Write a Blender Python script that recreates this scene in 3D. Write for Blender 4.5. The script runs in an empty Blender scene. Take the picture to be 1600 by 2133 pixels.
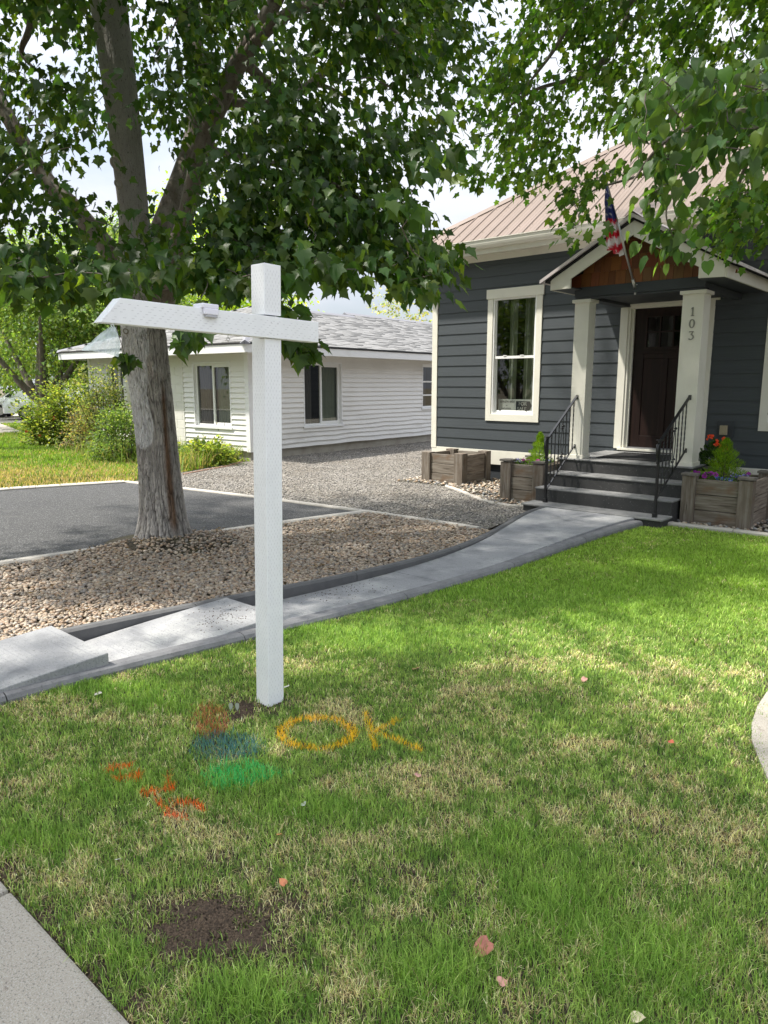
import bpy, bmesh, math, random
import numpy as np
from mathutils import Vector, Matrix
random.seed(7); rng=np.random.default_rng(11)
S=bpy.context.scene; COL=S.collection
# ------------------------------------------------------------------ camera
FPX=1490.; PIT=math.radians(10.1); CH=1.6
cam=bpy.data.cameras.new('camera'); camo=bpy.data.objects.new('camera',cam); COL.objects.link(camo)
camo.location=(0,0,CH); camo.rotation_euler=(math.pi/2-PIT,0,0)
cam.sensor_fit='VERTICAL'; cam.sensor_height=24; cam.lens=FPX/2133*24; cam.clip_start=.05; cam.clip_end=1000
S.camera=camo; S.render.resolution_x=768; S.render.resolution_y=1024
# ------------------------------------------------------------------ light
SUNV=Vector((-.55,-.02,1.0)).normalized()
sun=bpy.data.lights.new('sun','SUN'); suno=bpy.data.objects.new('sun',sun); COL.objects.link(suno)
sun.energy=3.5; sun.angle=math.radians(1.8); sun.color=(1,.95,.87)
suno.rotation_euler=SUNV.to_track_quat('Z','Y').to_euler(); suno.location=(-8,0,20)
w=bpy.data.worlds.new('World'); S.world=w; w.use_nodes=True; nt=w.node_tree; nt.nodes.clear()
def N(nt,t,**k):
    n=nt.nodes.new(t)
    for a,b in k.items():
        if a.startswith('i_'): n.inputs[a[2:].replace('_',' ')].default_value=b
        else: setattr(n,a,b)
    return n
sky=N(nt,'ShaderNodeTexSky',sky_type='NISHITA',sun_disc=False)
sky.sun_elevation=math.asin(SUNV.z); sky.sun_rotation=math.atan2(SUNV.x,SUNV.y); sky.dust_density=2.5; sky.ozone_density=1.5
tc=N(nt,'ShaderNodeTexCoord'); mp=N(nt,'ShaderNodeMapping'); mp.inputs['Scale'].default_value=(1,1,2.6)
cn=N(nt,'ShaderNodeTexNoise',i_Scale=2.3,i_Detail=9.,i_Roughness=.55)
cr=N(nt,'ShaderNodeValToRGB'); cr.color_ramp.elements[0].position=.34; cr.color_ramp.elements[1].position=.56
cr.color_ramp.elements[0].color=(.35,.35,.35,1)
cm=N(nt,'ShaderNodeMixRGB'); cm.inputs[2].default_value=(4.9,5.1,5.55,1)
bg=N(nt,'ShaderNodeBackground',i_Strength=.105); wo=N(nt,'ShaderNodeOutputWorld')
L=nt.links.new
L(tc.outputs['Generated'],mp.inputs[0]); L(mp.outputs[0],cn.inputs[0]); L(cn.outputs[0],cr.inputs[0])
L(cr.outputs[0],cm.inputs[0]); L(sky.outputs[0],cm.inputs[1])
# a bright overcast veil is two to three times brighter overhead than low down
sz=N(nt,'ShaderNodeSeparateXYZ'); zz_=N(nt,'ShaderNodeMath',operation='MAXIMUM'); zp=N(nt,'ShaderNodeMath',operation='POWER'); zm_=N(nt,'ShaderNodeMath',operation='MULTIPLY_ADD'); vm=N(nt,'ShaderNodeVectorMath',operation='SCALE')
zz_.inputs[1].default_value=0; zp.inputs[1].default_value=1.4; zm_.inputs[1].default_value=1.35; zm_.inputs[2].default_value=.66
L(tc.outputs['Generated'],sz.inputs[0]); L(sz.outputs['Z'],zz_.inputs[0]); L(zz_.outputs[0],zp.inputs[0]); L(zp.outputs[0],zm_.inputs[0]); L(cm.outputs[0],vm.inputs[0]); L(zm_.outputs[0],vm.inputs['Scale']); L(vm.outputs[0],bg.inputs[0]); L(bg.outputs[0],wo.inputs[0])
S.view_settings.view_transform='Standard'; S.view_settings.look='None'; S.view_settings.exposure=1.22; S.view_settings.gamma=1
# ------------------------------------------------------------------ frames
def ray(u,v):
    b=-(v-1066.5)/FPX
    return np.array(((u-800)/FPX, math.cos(PIT)+b*math.sin(PIT), -math.sin(PIT)+b*math.cos(PIT)))
def G(u,v,z=0.):                                   # a point of the ground (or of height z) seen at this spot of the photo
    r=ray(u,v); t=(z-CH)/r[2]; return (r[0]*t,r[1]*t)
def AT(u,v,y):                                     # the point at distance y into the scene
    r=ray(u,v); t=y/r[1]; return (r[0]*t,y,CH+r[2]*t)
HO=(5.01,9.44); HA=math.radians(-41.1)             # grey house frame: x = along the front wall, y = into the house
EX=np.array((math.cos(HA),math.sin(HA))); IY=np.array((-math.sin(HA),math.cos(HA)))
def HF(s,t,z=0.): return (HO[0]+s*EX[0]-t*IY[0], HO[1]+s*EX[1]-t*IY[1], z)
def toH(x,y):
    dx,dy=x-HO[0],y-HO[1]; return (dx*EX[0]+dy*EX[1], -(dx*IY[0]+dy*IY[1]))
WO=(-2.84,15.22); WA=math.radians(-38)             # white house frame
# ------------------------------------------------------------------ noise helper (numpy value noise)
def vnoise(x,y,seed=0):
    x=np.asarray(x,float); y=np.asarray(y,float)
    xi=np.floor(x).astype(np.int64); yi=np.floor(y).astype(np.int64); fx=x-xi; fy=y-yi
    fx=fx*fx*(3-2*fx); fy=fy*fy*(3-2*fy)
    def h(a,b):
        n=(a*374761393+b*668265263+seed*982451653)&0x7fffffff; n=((n^(n>>13))*1274126177)&0x7fffffff
        return ((n^(n>>16))&0xffff)/65535.
    return (h(xi,yi)*(1-fx)+h(xi+1,yi)*fx)*(1-fy)+(h(xi,yi+1)*(1-fx)+h(xi+1,yi+1)*fx)*fy
def fbm(x,y,seed=0,o=3):
    a=0;w_=.5;t=0
    for i in range(o): a=a+vnoise(x*2**i,y*2**i,seed+i*17)*w_; t+=w_; w_*=.5
    return a/t
# ------------------------------------------------------------------ materials
def mat(name,col=(.5,.5,.5),rough=.6,metal=0.,spec=.5,noise=None,bump=None,attr=None,trans=None,coat=0):
    m=bpy.data.materials.new(name); m.use_nodes=True; t=m.node_tree; p=t.nodes['Principled BSDF']; l=t.links.new
    p.inputs['Base Color'].default_value=(*col,1); p.inputs['Roughness'].default_value=rough
    p.inputs['Metallic'].default_value=metal; p.inputs['Specular IOR Level'].default_value=spec
    src=None; tcn=N(t,'ShaderNodeTexCoord')
    if attr:
        a=N(t,'ShaderNodeVertexColor',layer_name=attr); src=a.outputs[0]
    if noise:                                      # list of (scale vec, colour, threshold lo, hi, detail)
        for sc,c2,lo,hi,det in noise:
            mp=N(t,'ShaderNodeMapping'); mp.inputs['Scale'].default_value=sc; l(tcn.outputs['Object'],mp.inputs[0])
            n=N(t,'ShaderNodeTexNoise',i_Scale=1.,i_Detail=float(det),i_Roughness=.6); l(mp.outputs[0],n.inputs[0])
            r=N(t,'ShaderNodeMapRange'); r.inputs[1].default_value=lo; r.inputs[2].default_value=hi; l(n.outputs[0],r.inputs[0])
            mx=N(t,'ShaderNodeMixRGB'); mx.inputs[2].default_value=(*c2,1); l(r.outputs[0],mx.inputs[0])
            if src is None: mx.inputs[1].default_value=(*col,1)
            else: l(src,mx.inputs[1])
            src=mx.outputs[0]
    if src is not None: l(src,p.inputs['Base Color'])
    if bump:                                       # list of (scale vec, distance, detail)
        prev=None
        for sc,dist,det in bump:
            mp=N(t,'ShaderNodeMapping'); mp.inputs['Scale'].default_value=sc; l(tcn.outputs['Object'],mp.inputs[0])
            n=N(t,'ShaderNodeTexNoise',i_Scale=1.,i_Detail=float(det),i_Roughness=.65); l(mp.outputs[0],n.inputs[0])
            b=N(t,'ShaderNodeBump',i_Strength=1.,i_Distance=dist); l(n.outputs[0],b.inputs['Height'])
            if prev: l(prev,b.inputs['Normal'])
            prev=b.outputs[0]
        l(prev,p.inputs['Normal'])
    if trans:                                      # thin leaf: part of the light comes through
        o=t.nodes['Material Output']; tr=N(t,'ShaderNodeBsdfTranslucent'); mxs=N(t,'ShaderNodeMixShader'); mxs.inputs[0].default_value=trans[0]
        if src is not None:
            mu=N(t,'ShaderNodeMixRGB',blend_type='MULTIPLY'); mu.inputs[0].default_value=1; mu.inputs[2].default_value=(*trans[1],1); l(src,mu.inputs[1]); l(mu.outputs[0],tr.inputs[0])
        else: tr.inputs[0].default_value=(*trans[1],1)
        l(p.outputs[0],mxs.inputs[1]); l(tr.outputs[0],mxs.inputs[2]); l(mxs.outputs[0],o.inputs[0])
    if coat: p.inputs['Coat Weight'].default_value=coat
    return m
def glass_mat(name,tint,refl=1.0):
    m=bpy.data.materials.new(name); m.use_nodes=True; t=m.node_tree; t.nodes.clear(); l=t.links.new
    o=N(t,'ShaderNodeOutputMaterial'); g=N(t,'ShaderNodeBsdfGlossy',i_Roughness=.02); tr=N(t,'ShaderNodeBsdfTransparent'); tr.inputs[0].default_value=(*tint,1)
    f=N(t,'ShaderNodeLayerWeight',i_Blend=.5); pw=N(t,'ShaderNodeMath',operation='POWER'); pw.inputs[1].default_value=3.2; mu=N(t,'ShaderNodeMath',operation='MULTIPLY_ADD'); mu.inputs[1].default_value=.8*refl; mu.inputs[2].default_value=.085*refl; mx=N(t,'ShaderNodeMixShader')
    l(f.outputs['Facing'],pw.inputs[0]); l(pw.outputs[0],mu.inputs[0]); l(mu.outputs[0],mx.inputs[0]); l(tr.outputs[0],mx.inputs[1]); l(g.outputs[0],mx.inputs[2]); l(mx.outputs[0],o.inputs[0]); return m
M={}
M['siding']=mat('slate_siding',(.050,.059,.066),.55,noise=[((1.2,1.2,60),(.042,.050,.056),.4,.7,3)],bump=[((6,6,120),.0012,4)])
M['siding_flat']=mat('slate_paint',(.036,.042,.048),.6)
M['cream']=mat('cream_trim',(.71,.69,.60),.5,noise=[((3,3,2),(.62,.60,.52),.5,.8,4)],bump=[((8,8,60),.0006,3)])
M['cream_gutter']=mat('gutter_paint',(.72,.70,.62),.35)
M['vinyl']=mat('window_vinyl',(.82,.82,.80),.35)
M['tanroof']=mat('tan_metal',(.172,.125,.093),.5,metal=.0,noise=[((.6,.6,.6),(.22,.16,.128),.45,.75,3)])
M['porchroof']=mat('porch_metal',(.62,.56,.56),.3,metal=.2)
M['shingle']=mat('cedar',attr='Col',rough=.6,noise=[((14,14,2),(.045,.014,.004),.55,.85,4)],bump=[((60,60,4),.001,3)])
M['door']=mat('dark_door',(.010,.004,.003),.5,spec=.25,noise=[((20,20,1.2),(.020,.008,.006),.4,.7,4)])
M['black']=mat('black_iron',(.012,.012,.013),.32,spec=.6)
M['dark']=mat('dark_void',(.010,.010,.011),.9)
M['mat']=mat('rubber_mat',(.012,.012,.012),.9,bump=[((300,300,300),.002,2)])
M['stepconc']=mat('painted_step',(.035,.035,.035),.7,noise=[((6,6,6),(.026,.026,.026),.45,.75,6),((60,60,60),(.2,.2,.2),.62,.8,3)],bump=[((80,80,80),.0015,4)])
M['conc']=mat('walk_concrete',(.27,.273,.28),.8,noise=[((1.3,1.3,1.3),(.42,.42,.41),.46,.66,7),((4,4,4),(.165,.17,.18),.5,.72,6),((.8,55,1),(.235,.24,.25),.52,.74,3),((110,110,110),(.12,.12,.125),.60,.70,2)],bump=[((3,70,3),.005,4),((90,90,90),.003,3)])
M['concdark']=mat('kerb_concrete',(.11,.11,.11),.8,noise=[((9,9,9),(.085,.085,.087),.42,.68,6),((120,180,180),(.10,.10,.10),.6,.75,2)],bump=[((50,50,50),.003,5)])
M['conclight']=mat('edge_concrete',(.46,.43,.38),.8,noise=[((5,5,5),(.34,.31,.27),.5,.8,5)],bump=[((60,60,60),.002,5)])
M['sidewalk']=mat('sidewalk_concrete',(.36,.325,.27),.85,noise=[((2.5,2.5,2.5),(.27,.245,.20),.45,.7,6),((240,240,240),(.42,.395,.35),.50,.60,2),((150,150,150),(.18,.165,.14),.56,.66,2),((14,14,14),(.17,.13,.10),.66,.78,4)],bump=[((260,260,260),.0022,3),((12,12,12),.004,3)])
M['asphalt']=mat('asphalt',(.045,.045,.045),.85,noise=[((.9,.9,.9),(.038,.038,.039),.45,.7,6),((70,70,70),(.19,.19,.185),.54,.66,2),((90,90,90),(.035,.035,.035),.54,.66,2),((.5,6,1),(.085,.082,.078),.6,.75,5)],bump=[((75,75,75),.012,3),((6,6,6),.008,3)])
M['soil']=mat('lawn_soil',(.055,.045,.026),.95,noise=[((30,30,30),(.03,.022,.014),.4,.7,6),((4,4,4),(.09,.08,.04),.45,.75,4)],bump=[((70,70,70),.012,5)])
M['dirt']=mat('dirt',attr='Col',rough=.95,bump=[((300,300,300),.003,4)])
M['earth']=mat('base_ground',(.16,.13,.085),.95,noise=[((3,3,3),(.11,.10,.05),.4,.7,6)],bump=[((30,30,30),.02,5)])
M['vinylsiding']=mat('white_siding',(.78,.765,.73),.45,noise=[((.5,.5,.7),(.66,.64,.60),.52,.8,5),((40,40,40),(.50,.48,.44),.68,.8,3)])
M['white']=mat('white_trim',(.80,.80,.79),.45,noise=[((2,2,5),(.68,.67,.65),.55,.85,4)])
M['block']=mat('painted_block',(.72,.70,.64),.7,bump=[((40,40,40),.004,4)])
M['asphshingle']=mat('roof_shingle',attr='Col',rough=.9,bump=[((200,200,200),.003,3)])
M['found']=mat('foundation',(.42,.39,.33),.9,noise=[((3,3,3),(.30,.27,.22),.4,.75,6)],bump=[((40,40,40),.005,4)])
M['postwhite']=mat('white_post_paint',(.85,.86,.87),.5,noise=[((8,8,3),(.78,.79,.79),.5,.8,4)],bump=[((40,40,6),.0012,4)])
M['incise']=mat('incision',(.55,.55,.56),.8)
M['woodw']=mat('weathered_wood_v',(.14,.112,.086),.85,noise=[((26,26,2.2),(.235,.205,.17),.42,.66,6),((45,45,3),(.085,.065,.048),.52,.68,5),((6,6,4),(.12,.075,.045),.55,.75,3)],bump=[((90,90,5),.004,5)])
M['woodh']=mat('weathered_wood_h',(.155,.128,.10),.85,noise=[((2.2,2.2,34),(.26,.23,.19),.42,.66,6),((3,3,50),(.09,.07,.052),.52,.68,5),((4,4,6),(.15,.09,.05),.55,.75,3)],bump=[((5,5,100),.004,5)])
M['cap']=mat('planter_cap',(.13,.115,.10),.7,noise=[((20,20,20),(.20,.18,.16),.45,.7,4)])
M['bark']=None
M['leaf']=mat('maple_leaf',attr='Col',rough=.42,spec=.45,trans=(.5,(2.3,2.2,.7)))
M['leaf2']=mat('leaf_light',attr='Col',rough=.5,spec=.35,trans=(.5,(2.1,2.05,.8)))
M['grass']=mat('grass',attr='Col',rough=.6,spec=.25,trans=(.38,(1.6,1.7,.9)))
M['stone']=mat('river_stone',attr='Col',rough=.6,noise=[((120,120,120),(.12,.11,.10),.6,.85,3)])
M['petal']=mat('petal',attr='Col',rough=.6,trans=(.4,(1.3,1.3,1.3)))
M['glass']=glass_mat('window_glass',(.55,.58,.55))
M['glassdk']=glass_mat('window_glass_dark',(.35,.36,.35),.9)
M['curtain']=mat('curtain',(.34,.36,.28),.9)
M['curtain_d']=mat('curtain_dark',(.16,.14,.13),.9)
M['alu']=mat('aluminium',(.55,.55,.54),.3,metal=.9)
M['steel']=mat('galvanised',(.35,.35,.36),.45,metal=.7)
M['rust']=mat('rusty_pipe',(.10,.05,.035),.8,noise=[((30,30,30),(.18,.09,.05),.4,.7,4)])
M['carwhite']=mat('car_paint',(.78,.80,.84),.25,coat=.6)
M['carglass']=mat('car_glass',(.03,.04,.05),.08)
M['tyre']=mat('tyre',(.02,.02,.02),.8)
M['lamp']=mat('head_lamp',(.7,.7,.72),.15)
M['pot']=mat('dark_pot',(.02,.02,.022),.6)
M['signw']=mat('sign_paper',(.75,.75,.74),.5)
M['signd']=mat('sign_ink',(.03,.035,.05),.5)
M['numb']=mat('number_metal',(.30,.30,.27),.35,metal=.6)
# plaster-like clear plastic
m=bpy.data.materials.new('clear_plastic'); m.use_nodes=True; t=m.node_tree; t.nodes.clear()
o=N(t,'ShaderNodeOutputMaterial'); a=N(t,'ShaderNodeBsdfTransparent'); b=N(t,'ShaderNodeBsdfPrincipled',i_Roughness=.15); b.inputs['Base Color'].default_value=(.72,.82,.80,1)
lw=N(t,'ShaderNodeLayerWeight',i_Blend=.45); mr=N(t,'ShaderNodeMapRange'); mr.inputs[3].default_value=.28; mr.inputs[4].default_value=.95; mx=N(t,'ShaderNodeMixShader')
t.links.new(lw.outputs['Facing'],mr.inputs[0]); t.links.new(mr.outputs[0],mx.inputs[0]); t.links.new(a.outputs[0],mx.inputs[1]); t.links.new(b.outputs[0],mx.inputs[2]); t.links.new(mx.outputs[0],o.inputs[0])
M['plastic']=m
# gravel: voronoi stones
def gravel_mat(name,scale,cols):
    m=bpy.data.materials.new(name); m.use_nodes=True; t=m.node_tree; p=t.nodes['Principled BSDF']; l=t.links.new
    tcn=N(t,'ShaderNodeTexCoord'); v=N(t,'ShaderNodeTexVoronoi',i_Scale=scale); l(tcn.outputs['Object'],v.inputs['Vector'])
    sp=N(t,'ShaderNodeSeparateColor'); l(v.outputs['Color'],sp.inputs[0])
    r=N(t,'ShaderNodeValToRGB'); e=r.color_ramp.elements
    e[0].color=(*cols[0],1); e[1].color=(*cols[-1],1); e[1].position=1.
    for i,c in enumerate(cols[1:-1]): q=e.new((i+1)/(len(cols)-1)); q.color=(*c,1)
    l(sp.outputs[0],r.inputs[0])
    n=N(t,'ShaderNodeTexNoise',i_Scale=.9,i_Detail=5.); l(tcn.outputs['Object'],n.inputs['Vector'])
    mr=N(t,'ShaderNodeMapRange'); mr.inputs[1].default_value=.42; mr.inputs[2].default_value=.68; l(n.outputs[0],mr.inputs[0])
    mx=N(t,'ShaderNodeMixRGB',blend_type='MULTIPLY'); mx.inputs[2].default_value=(.72,.68,.62,1); l(mr.outputs[0],mx.inputs[0]); l(r.outputs[0],mx.inputs[1])
    l(mx.outputs[0],p.inputs['Base Color']); p.inputs['Roughness'].default_value=.85
    b=N(t,'ShaderNodeBump',i_Strength=1.,i_Distance=.8/scale,invert=True); l(v.outputs['Distance'],b.inputs['Height']); l(b.outputs[0],p.inputs['Normal']); return m
M['gravel']=gravel_mat('gravel',62.,[(.10,.09,.08),(.185,.168,.147),(.26,.237,.208),(.147,.138,.123),(.35,.32,.28)])
# bark
def bark_mat(name,ca,cb,fis=(14,14,1.3)):
    m=mat(name,ca,.9,noise=[((3,3,1.2),cb,.40,.68,6),(fis,(.045,.038,.032),.56,.70,6),((26,26,3.),(.30,.285,.27),.60,.76,5)],bump=[(fis,.05,7),((40,40,8),.012,5)])
    return m
M['bark']=mat('maple_bark',attr='Col',rough=.9,noise=[((70,70,25.),(.09,.08,.07),.58,.72,5)],bump=[((60,60,14),.03,6),((140,140,60),.01,4)])
M['barkbranch']=mat('branch_bark',(.15,.122,.097),.85,noise=[((8,8,3),(.26,.235,.205),.45,.7,5),((30,30,30),(.07,.06,.05),.55,.7,4)],bump=[((30,30,8),.01,5)])
M['twig']=mat('twig',(.075,.06,.045),.85)
# ------------------------------------------------------------------ mesh helpers
class MB:
    def __init__(s): s.v=[]; s.f=[]; s.m=[]; s.c=[]; s.cur=(1,1,1,1); s.mi=0
    def add(s,vs,fs):
        o=len(s.v); s.v+= [tuple(map(float,p)) for p in vs]; s.c+=[s.cur]*len(vs)
        for f in fs: s.f.append([i+o for i in f]); s.m.append(s.mi)
    def box(s,x0,x1,y0,y1,z0,z1,mx=None):
        vs=[(x,y,z) for z in (z0,z1) for y in (y0,y1) for x in (x0,x1)]
        if mx is not None: vs=[tuple(mx@Vector(p)) for p in vs]
        s.add(vs,[(0,2,3,1),(4,5,7,6),(0,1,5,4),(2,6,7,3),(0,4,6,2),(1,3,7,5)])
    def prism(s,poly,a,b,axis='y'):                # poly in the other two axes
        n=len(poly)
        def P(p,h): return (p[0],h,p[1]) if axis=='y' else ((h,p[0],p[1]) if axis=='x' else (p[0],p[1],h))
        s.add([P(p,a) for p in poly]+[P(p,b) for p in poly],[list(range(n))[::-1],list(range(n,2*n))]+[(i,(i+1)%n,(i+1)%n+n,i+n) for i in range(n)])
    def tube(s,pts,rad,n=8,twist=0,flat=1.,cap=True):
        pts=[Vector(p) for p in pts]; rad=rad if hasattr(rad,'__len__') else [rad]*len(pts); o=len(s.v); up=None; vs=[]
        for i,p in enumerate(pts):
            d=(pts[min(i+1,len(pts)-1)]-pts[max(i-1,0)]).normalized()
            if up is None: up=Vector((0,0,1)) if abs(d.z)<.9 else Vector((1,0,0))
            a=d.cross(up).normalized(); up=a.cross(d).normalized()
            for k in range(n):
                th=2*math.pi*k/n+twist*i; vs.append(p+(a*math.cos(th)*flat+up*math.sin(th))*rad[i])
        fs=[(i*n+k,i*n+(k+1)%n,(i+1)*n+(k+1)%n,(i+1)*n+k) for i in range(len(pts)-1) for k in range(n)]
        if cap: fs+= [list(range(n))[::-1],[(len(pts)-1)*n+k for k in range(n)]]
        s.add(vs,fs)
    def lathe(s,prof,n=16,c=(0,0,0)):
        vs=[(c[0]+r*math.cos(2*math.pi*k/n),c[1]+r*math.sin(2*math.pi*k/n),c[2]+z) for r,z in prof for k in range(n)]
        fs=[(i*n+k,i*n+(k+1)%n,(i+1)*n+(k+1)%n,(i+1)*n+k) for i in range(len(prof)-1) for k in range(n)]+[list(range(n))[::-1],[(len(prof)-1)*n+k for k in range(n)]]
        s.add(vs,fs)
    def build(s,name,mats,parent=None,smooth=False,bevel=0,colored=False,auto=None):
        me=bpy.data.meshes.new(name); me.from_pydata(s.v,[],s.f)
        for mm in (mats if isinstance(mats,(list,tuple)) else [mats]): me.materials.append(mm)
        me.polygons.foreach_set('material_index',s.m)
        bm=bmesh.new(); bm.from_mesh(me); bmesh.ops.recalc_face_normals(bm,faces=bm.faces[:]); bm.to_mesh(me); bm.free()
        if colored:
            ca=me.color_attributes.new('Col','FLOAT_COLOR','POINT'); ca.data.foreach_set('color',np.array(s.c,dtype=np.float32).ravel())
        if smooth: me.polygons.foreach_set('use_smooth',[True]*len(me.polygons))
        o=bpy.data.objects.new(name,me); COL.objects.link(o); o.parent=parent
        if bevel:
            b=o.modifiers.new('bevel','BEVEL'); b.width=bevel; b.segments=2; b.limit_method='ANGLE'; b.angle_limit=.6
        return o
def npmesh(name,V,F,material,col=None,parent=None,smooth=False):
    V=np.asarray(V,np.float32).reshape(-1,3); F=np.asarray(F,np.int32); k=F.shape[1]; nf=len(F)
    me=bpy.data.meshes.new(name); me.vertices.add(len(V)); me.vertices.foreach_set('co',V.ravel())
    me.loops.add(nf*k); me.loops.foreach_set('vertex_index',F.ravel()); me.polygons.add(nf)
    me.polygons.foreach_set('loop_start',np.arange(0,nf*k,k,dtype=np.int32)); me.polygons.foreach_set('loop_total',np.full(nf,k,np.int32))
    if smooth: me.polygons.foreach_set('use_smooth',np.ones(nf,bool))
    me.update(calc_edges=True)
    if col is not None:
        c=np.ones((len(V),4),np.float32); c[:,:3]=np.clip(col,0,1); ca=me.color_attributes.new('Col','FLOAT_COLOR','POINT'); ca.data.foreach_set('color',c.ravel())
    me.materials.append(material); o=bpy.data.objects.new(name,me); COL.objects.link(o); o.parent=parent; return o
def tag(o,label=None,cat=None,group=None,kind=None):
    if label: o['label']=label
    if cat: o['category']=cat
    if group: o['group']=group
    if kind: o['kind']=kind
    return o
def thing(name,label,cat,loc=(0,0,0),rz=0,group=None):
    o=bpy.data.objects.new(name,None); COL.objects.link(o); o.location=loc; o.rotation_euler=(0,0,rz); o.empty_display_size=.2
    return tag(o,label,cat,group)
def sheet(name,poly,z,material,kind='structure',thick=0):
    b=MB(); n=len(poly)
    if thick: b.prism(poly,z-thick,z,'z')
    else: b.add([(p[0],p[1],z) for p in poly],[list(range(n))])
    o=b.build(name,material); 
    if not thick and o.data.polygons[0].normal.z<0: o.data.flip_normals()
    tag(o,kind=kind); return o
def copy_tree(o,parent=None):
    c=o.copy(); COL.objects.link(c); c.parent=parent
    for ch in list(o.children): copy_tree(ch,c)
    return c
def inpoly(px,py,poly):
    px=np.asarray(px); py=np.asarray(py); r=np.zeros(px.shape,bool); n=len(poly); j=n-1
    for i in range(n):
        xi,yi=poly[i]; xj,yj=poly[j]
        c=((yi>py)!=(yj>py))&(px<(xj-xi)*(py-yi)/((yj-yi) or 1e-9)+xi); r^=c; j=i
    return r
# ================================================================== SETTING
hp=lambda L_:[HF(*q)[:2] for q in L_]
sheet('ground',[(-260,-200),(260,-200),(260,300),(-260,300)],-.06,M['earth'])
# --- sidewalk of the street, slabs with joints
b=MB()
for i in range(-16,12):
    s0=-1.35+i*1.55; b.box(s0+.006,s0+1.544,-11.25,-9.66,-.08,.02)
sw=b.build('sidewalk',M['sidewalk'],bevel=.012); sw.location=(*HO,0); sw.rotation_euler=(0,0,HA); tag(sw,kind='structure')
sheet('street',hp([(-80,11.5),(60,11.5),(60,21),(-80,21)]),-.03,M['asphalt'])
sheet('far_sidewalk',hp([(-80,21.3),(60,21.3),(60,23),(-80,23)]),0.,M['sidewalk'])
# --- left yard lawn, side lot beyond it
leftlawn=hp([(-9.05,9.62),(-9.05,6.1),(-8.46,4.4)])+[G(375,986),G(500,962),(-2.9,15.1),(-8.2,19.6),(-12,24),(-16,30)]+hp([(-22.8,-12),(-22.8,9.62)])
sheet('left_lawn',leftlawn,0.,M['soil'])
sheet('parking_lot',hp([(-23,-40),(-23,11.4),(-60,11.4),(-60,-40)]),.004,mat('lot_concrete',(.40,.36,.33),.85,noise=[((2,2,2),(.30,.28,.26),.45,.75,5)]))
# --- gravel yard between the houses
gravel=hp([(-8.46,4.4),(-7.2,4.2),(-3.58,3.86),(-1.85,3.8),(-2.1,2.2),(-2.3,.6),(-5.2,.1),(-5.2,-14),(-12,-14)])+[(-2.9,15.1),G(500,962),G(375,986)]
sheet('gravel_yard',gravel,.004,M['gravel'])
# --- asphalt drive
drive=hp([(-9.05,9.62),(-9.05,6.1),(-8.46,4.33),(-7.2,4.17),(-3.58,3.82),(-3.70,4.62),(-3.94,6.08),(-4.22,8.0),(-4.35,9.62)])
sheet('driveway',drive,.010,M['asphalt'])
# --- walkway edges measured in the photograph, stored as (t, s) in the house frame
def TS(px,z): 
    r=[toH(*G(u,v,z)) for u,v in px]; r=sorted((t,s) for s,t in r); return np.array(r)
ZL=.09; ZR=.055
WLo=TS([(112,1309),(225,1287),(337,1263),(450,1249),(532,1231),(594,1212),(646,1203),(785,1179),(897,1149),(972,1130),(1010,1109),(1047,1085),(1085,1072),(1111,1059)],ZL)
WRo=TS([(60,1432),(210,1390),(375,1364),(532,1317),(594,1299),(785,1252),(972,1209),(1104,1162),(1160,1139),(1240,1121),(1352,1085)],ZR)
def smooth_edge(E_,d_end,deg=5):
    t=np.append(E_[:,0],9.66); s=np.append(E_[:,1],E_[-1,1]+d_end); c=np.polyfit(t-6,s,deg); return lambda q: np.polyval(c,np.asarray(q,float)-6)
sL=smooth_edge(WLo,-.14); sR=smooth_edge(WRo,.0,4)
def surf(t):                                        # height of the walking surface
    if t>8.55: return .125-(t-8.55)/1.11*.10
    if t>7.43: return .105-(t-7.43)/1.12*.115
    return float(np.interp(t,[2.1,4.0,5.6,6.8,7.43],[.10,.085,.045,.012,.0]))
def wslab(t0,t1,n,name,a=.11,bq=.10,top=None,over=0.):
    b=MB(); ts=np.linspace(t0,t1,n)
    vs=[];m_=7
    for t in ts:
        z=surf(min(max(t,t0+1e-4),t1-1e-4))
        l=sL(t)+a; r=sR(t)-bq+over
        for k in range(m_): vs.append((l+(r-l)*k/(m_-1),-t,z))
    n_=len(vs); vs+= [(x,y,-.12) for x,y,z in vs]
    fs=[(i*m_+k,i*m_+k+1,(i+1)*m_+k+1,(i+1)*m_+k) for i in range(n-1) for k in range(m_-1)]
    ring=[k for k in range(m_)]+[i*m_+m_-1 for i in range(1,n)]+[(n-1)*m_+k for k in range(m_-2,-1,-1)]+[i*m_ for i in range(n-2,0,-1)]
    fs+=[(ring[i],ring[(i+1)%len(ring)],ring[(i+1)%len(ring)]+n_,ring[i]+n_) for i in range(len(ring))]
    b.add(vs,fs); return b
wk=MB()
for t0,t1,n,ov,a in ((2.16,4.33,26,0,.09),(4.336,5.9,14,0,.09),(5.906,7.424,12,0,.10),(7.436,8.544,10,.02,.10),(8.556,9.655,10,.05,.02)):
    q=wslab(t0,t1,n,'',over=ov,a=a); wk.add(q.v,q.f)
wo_=wk.build('walkway',M['conc'],bevel=.006); wo_.location=(*HO,0); wo_.rotation_euler=(0,0,HA); tag(wo_,kind='structure')
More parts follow.
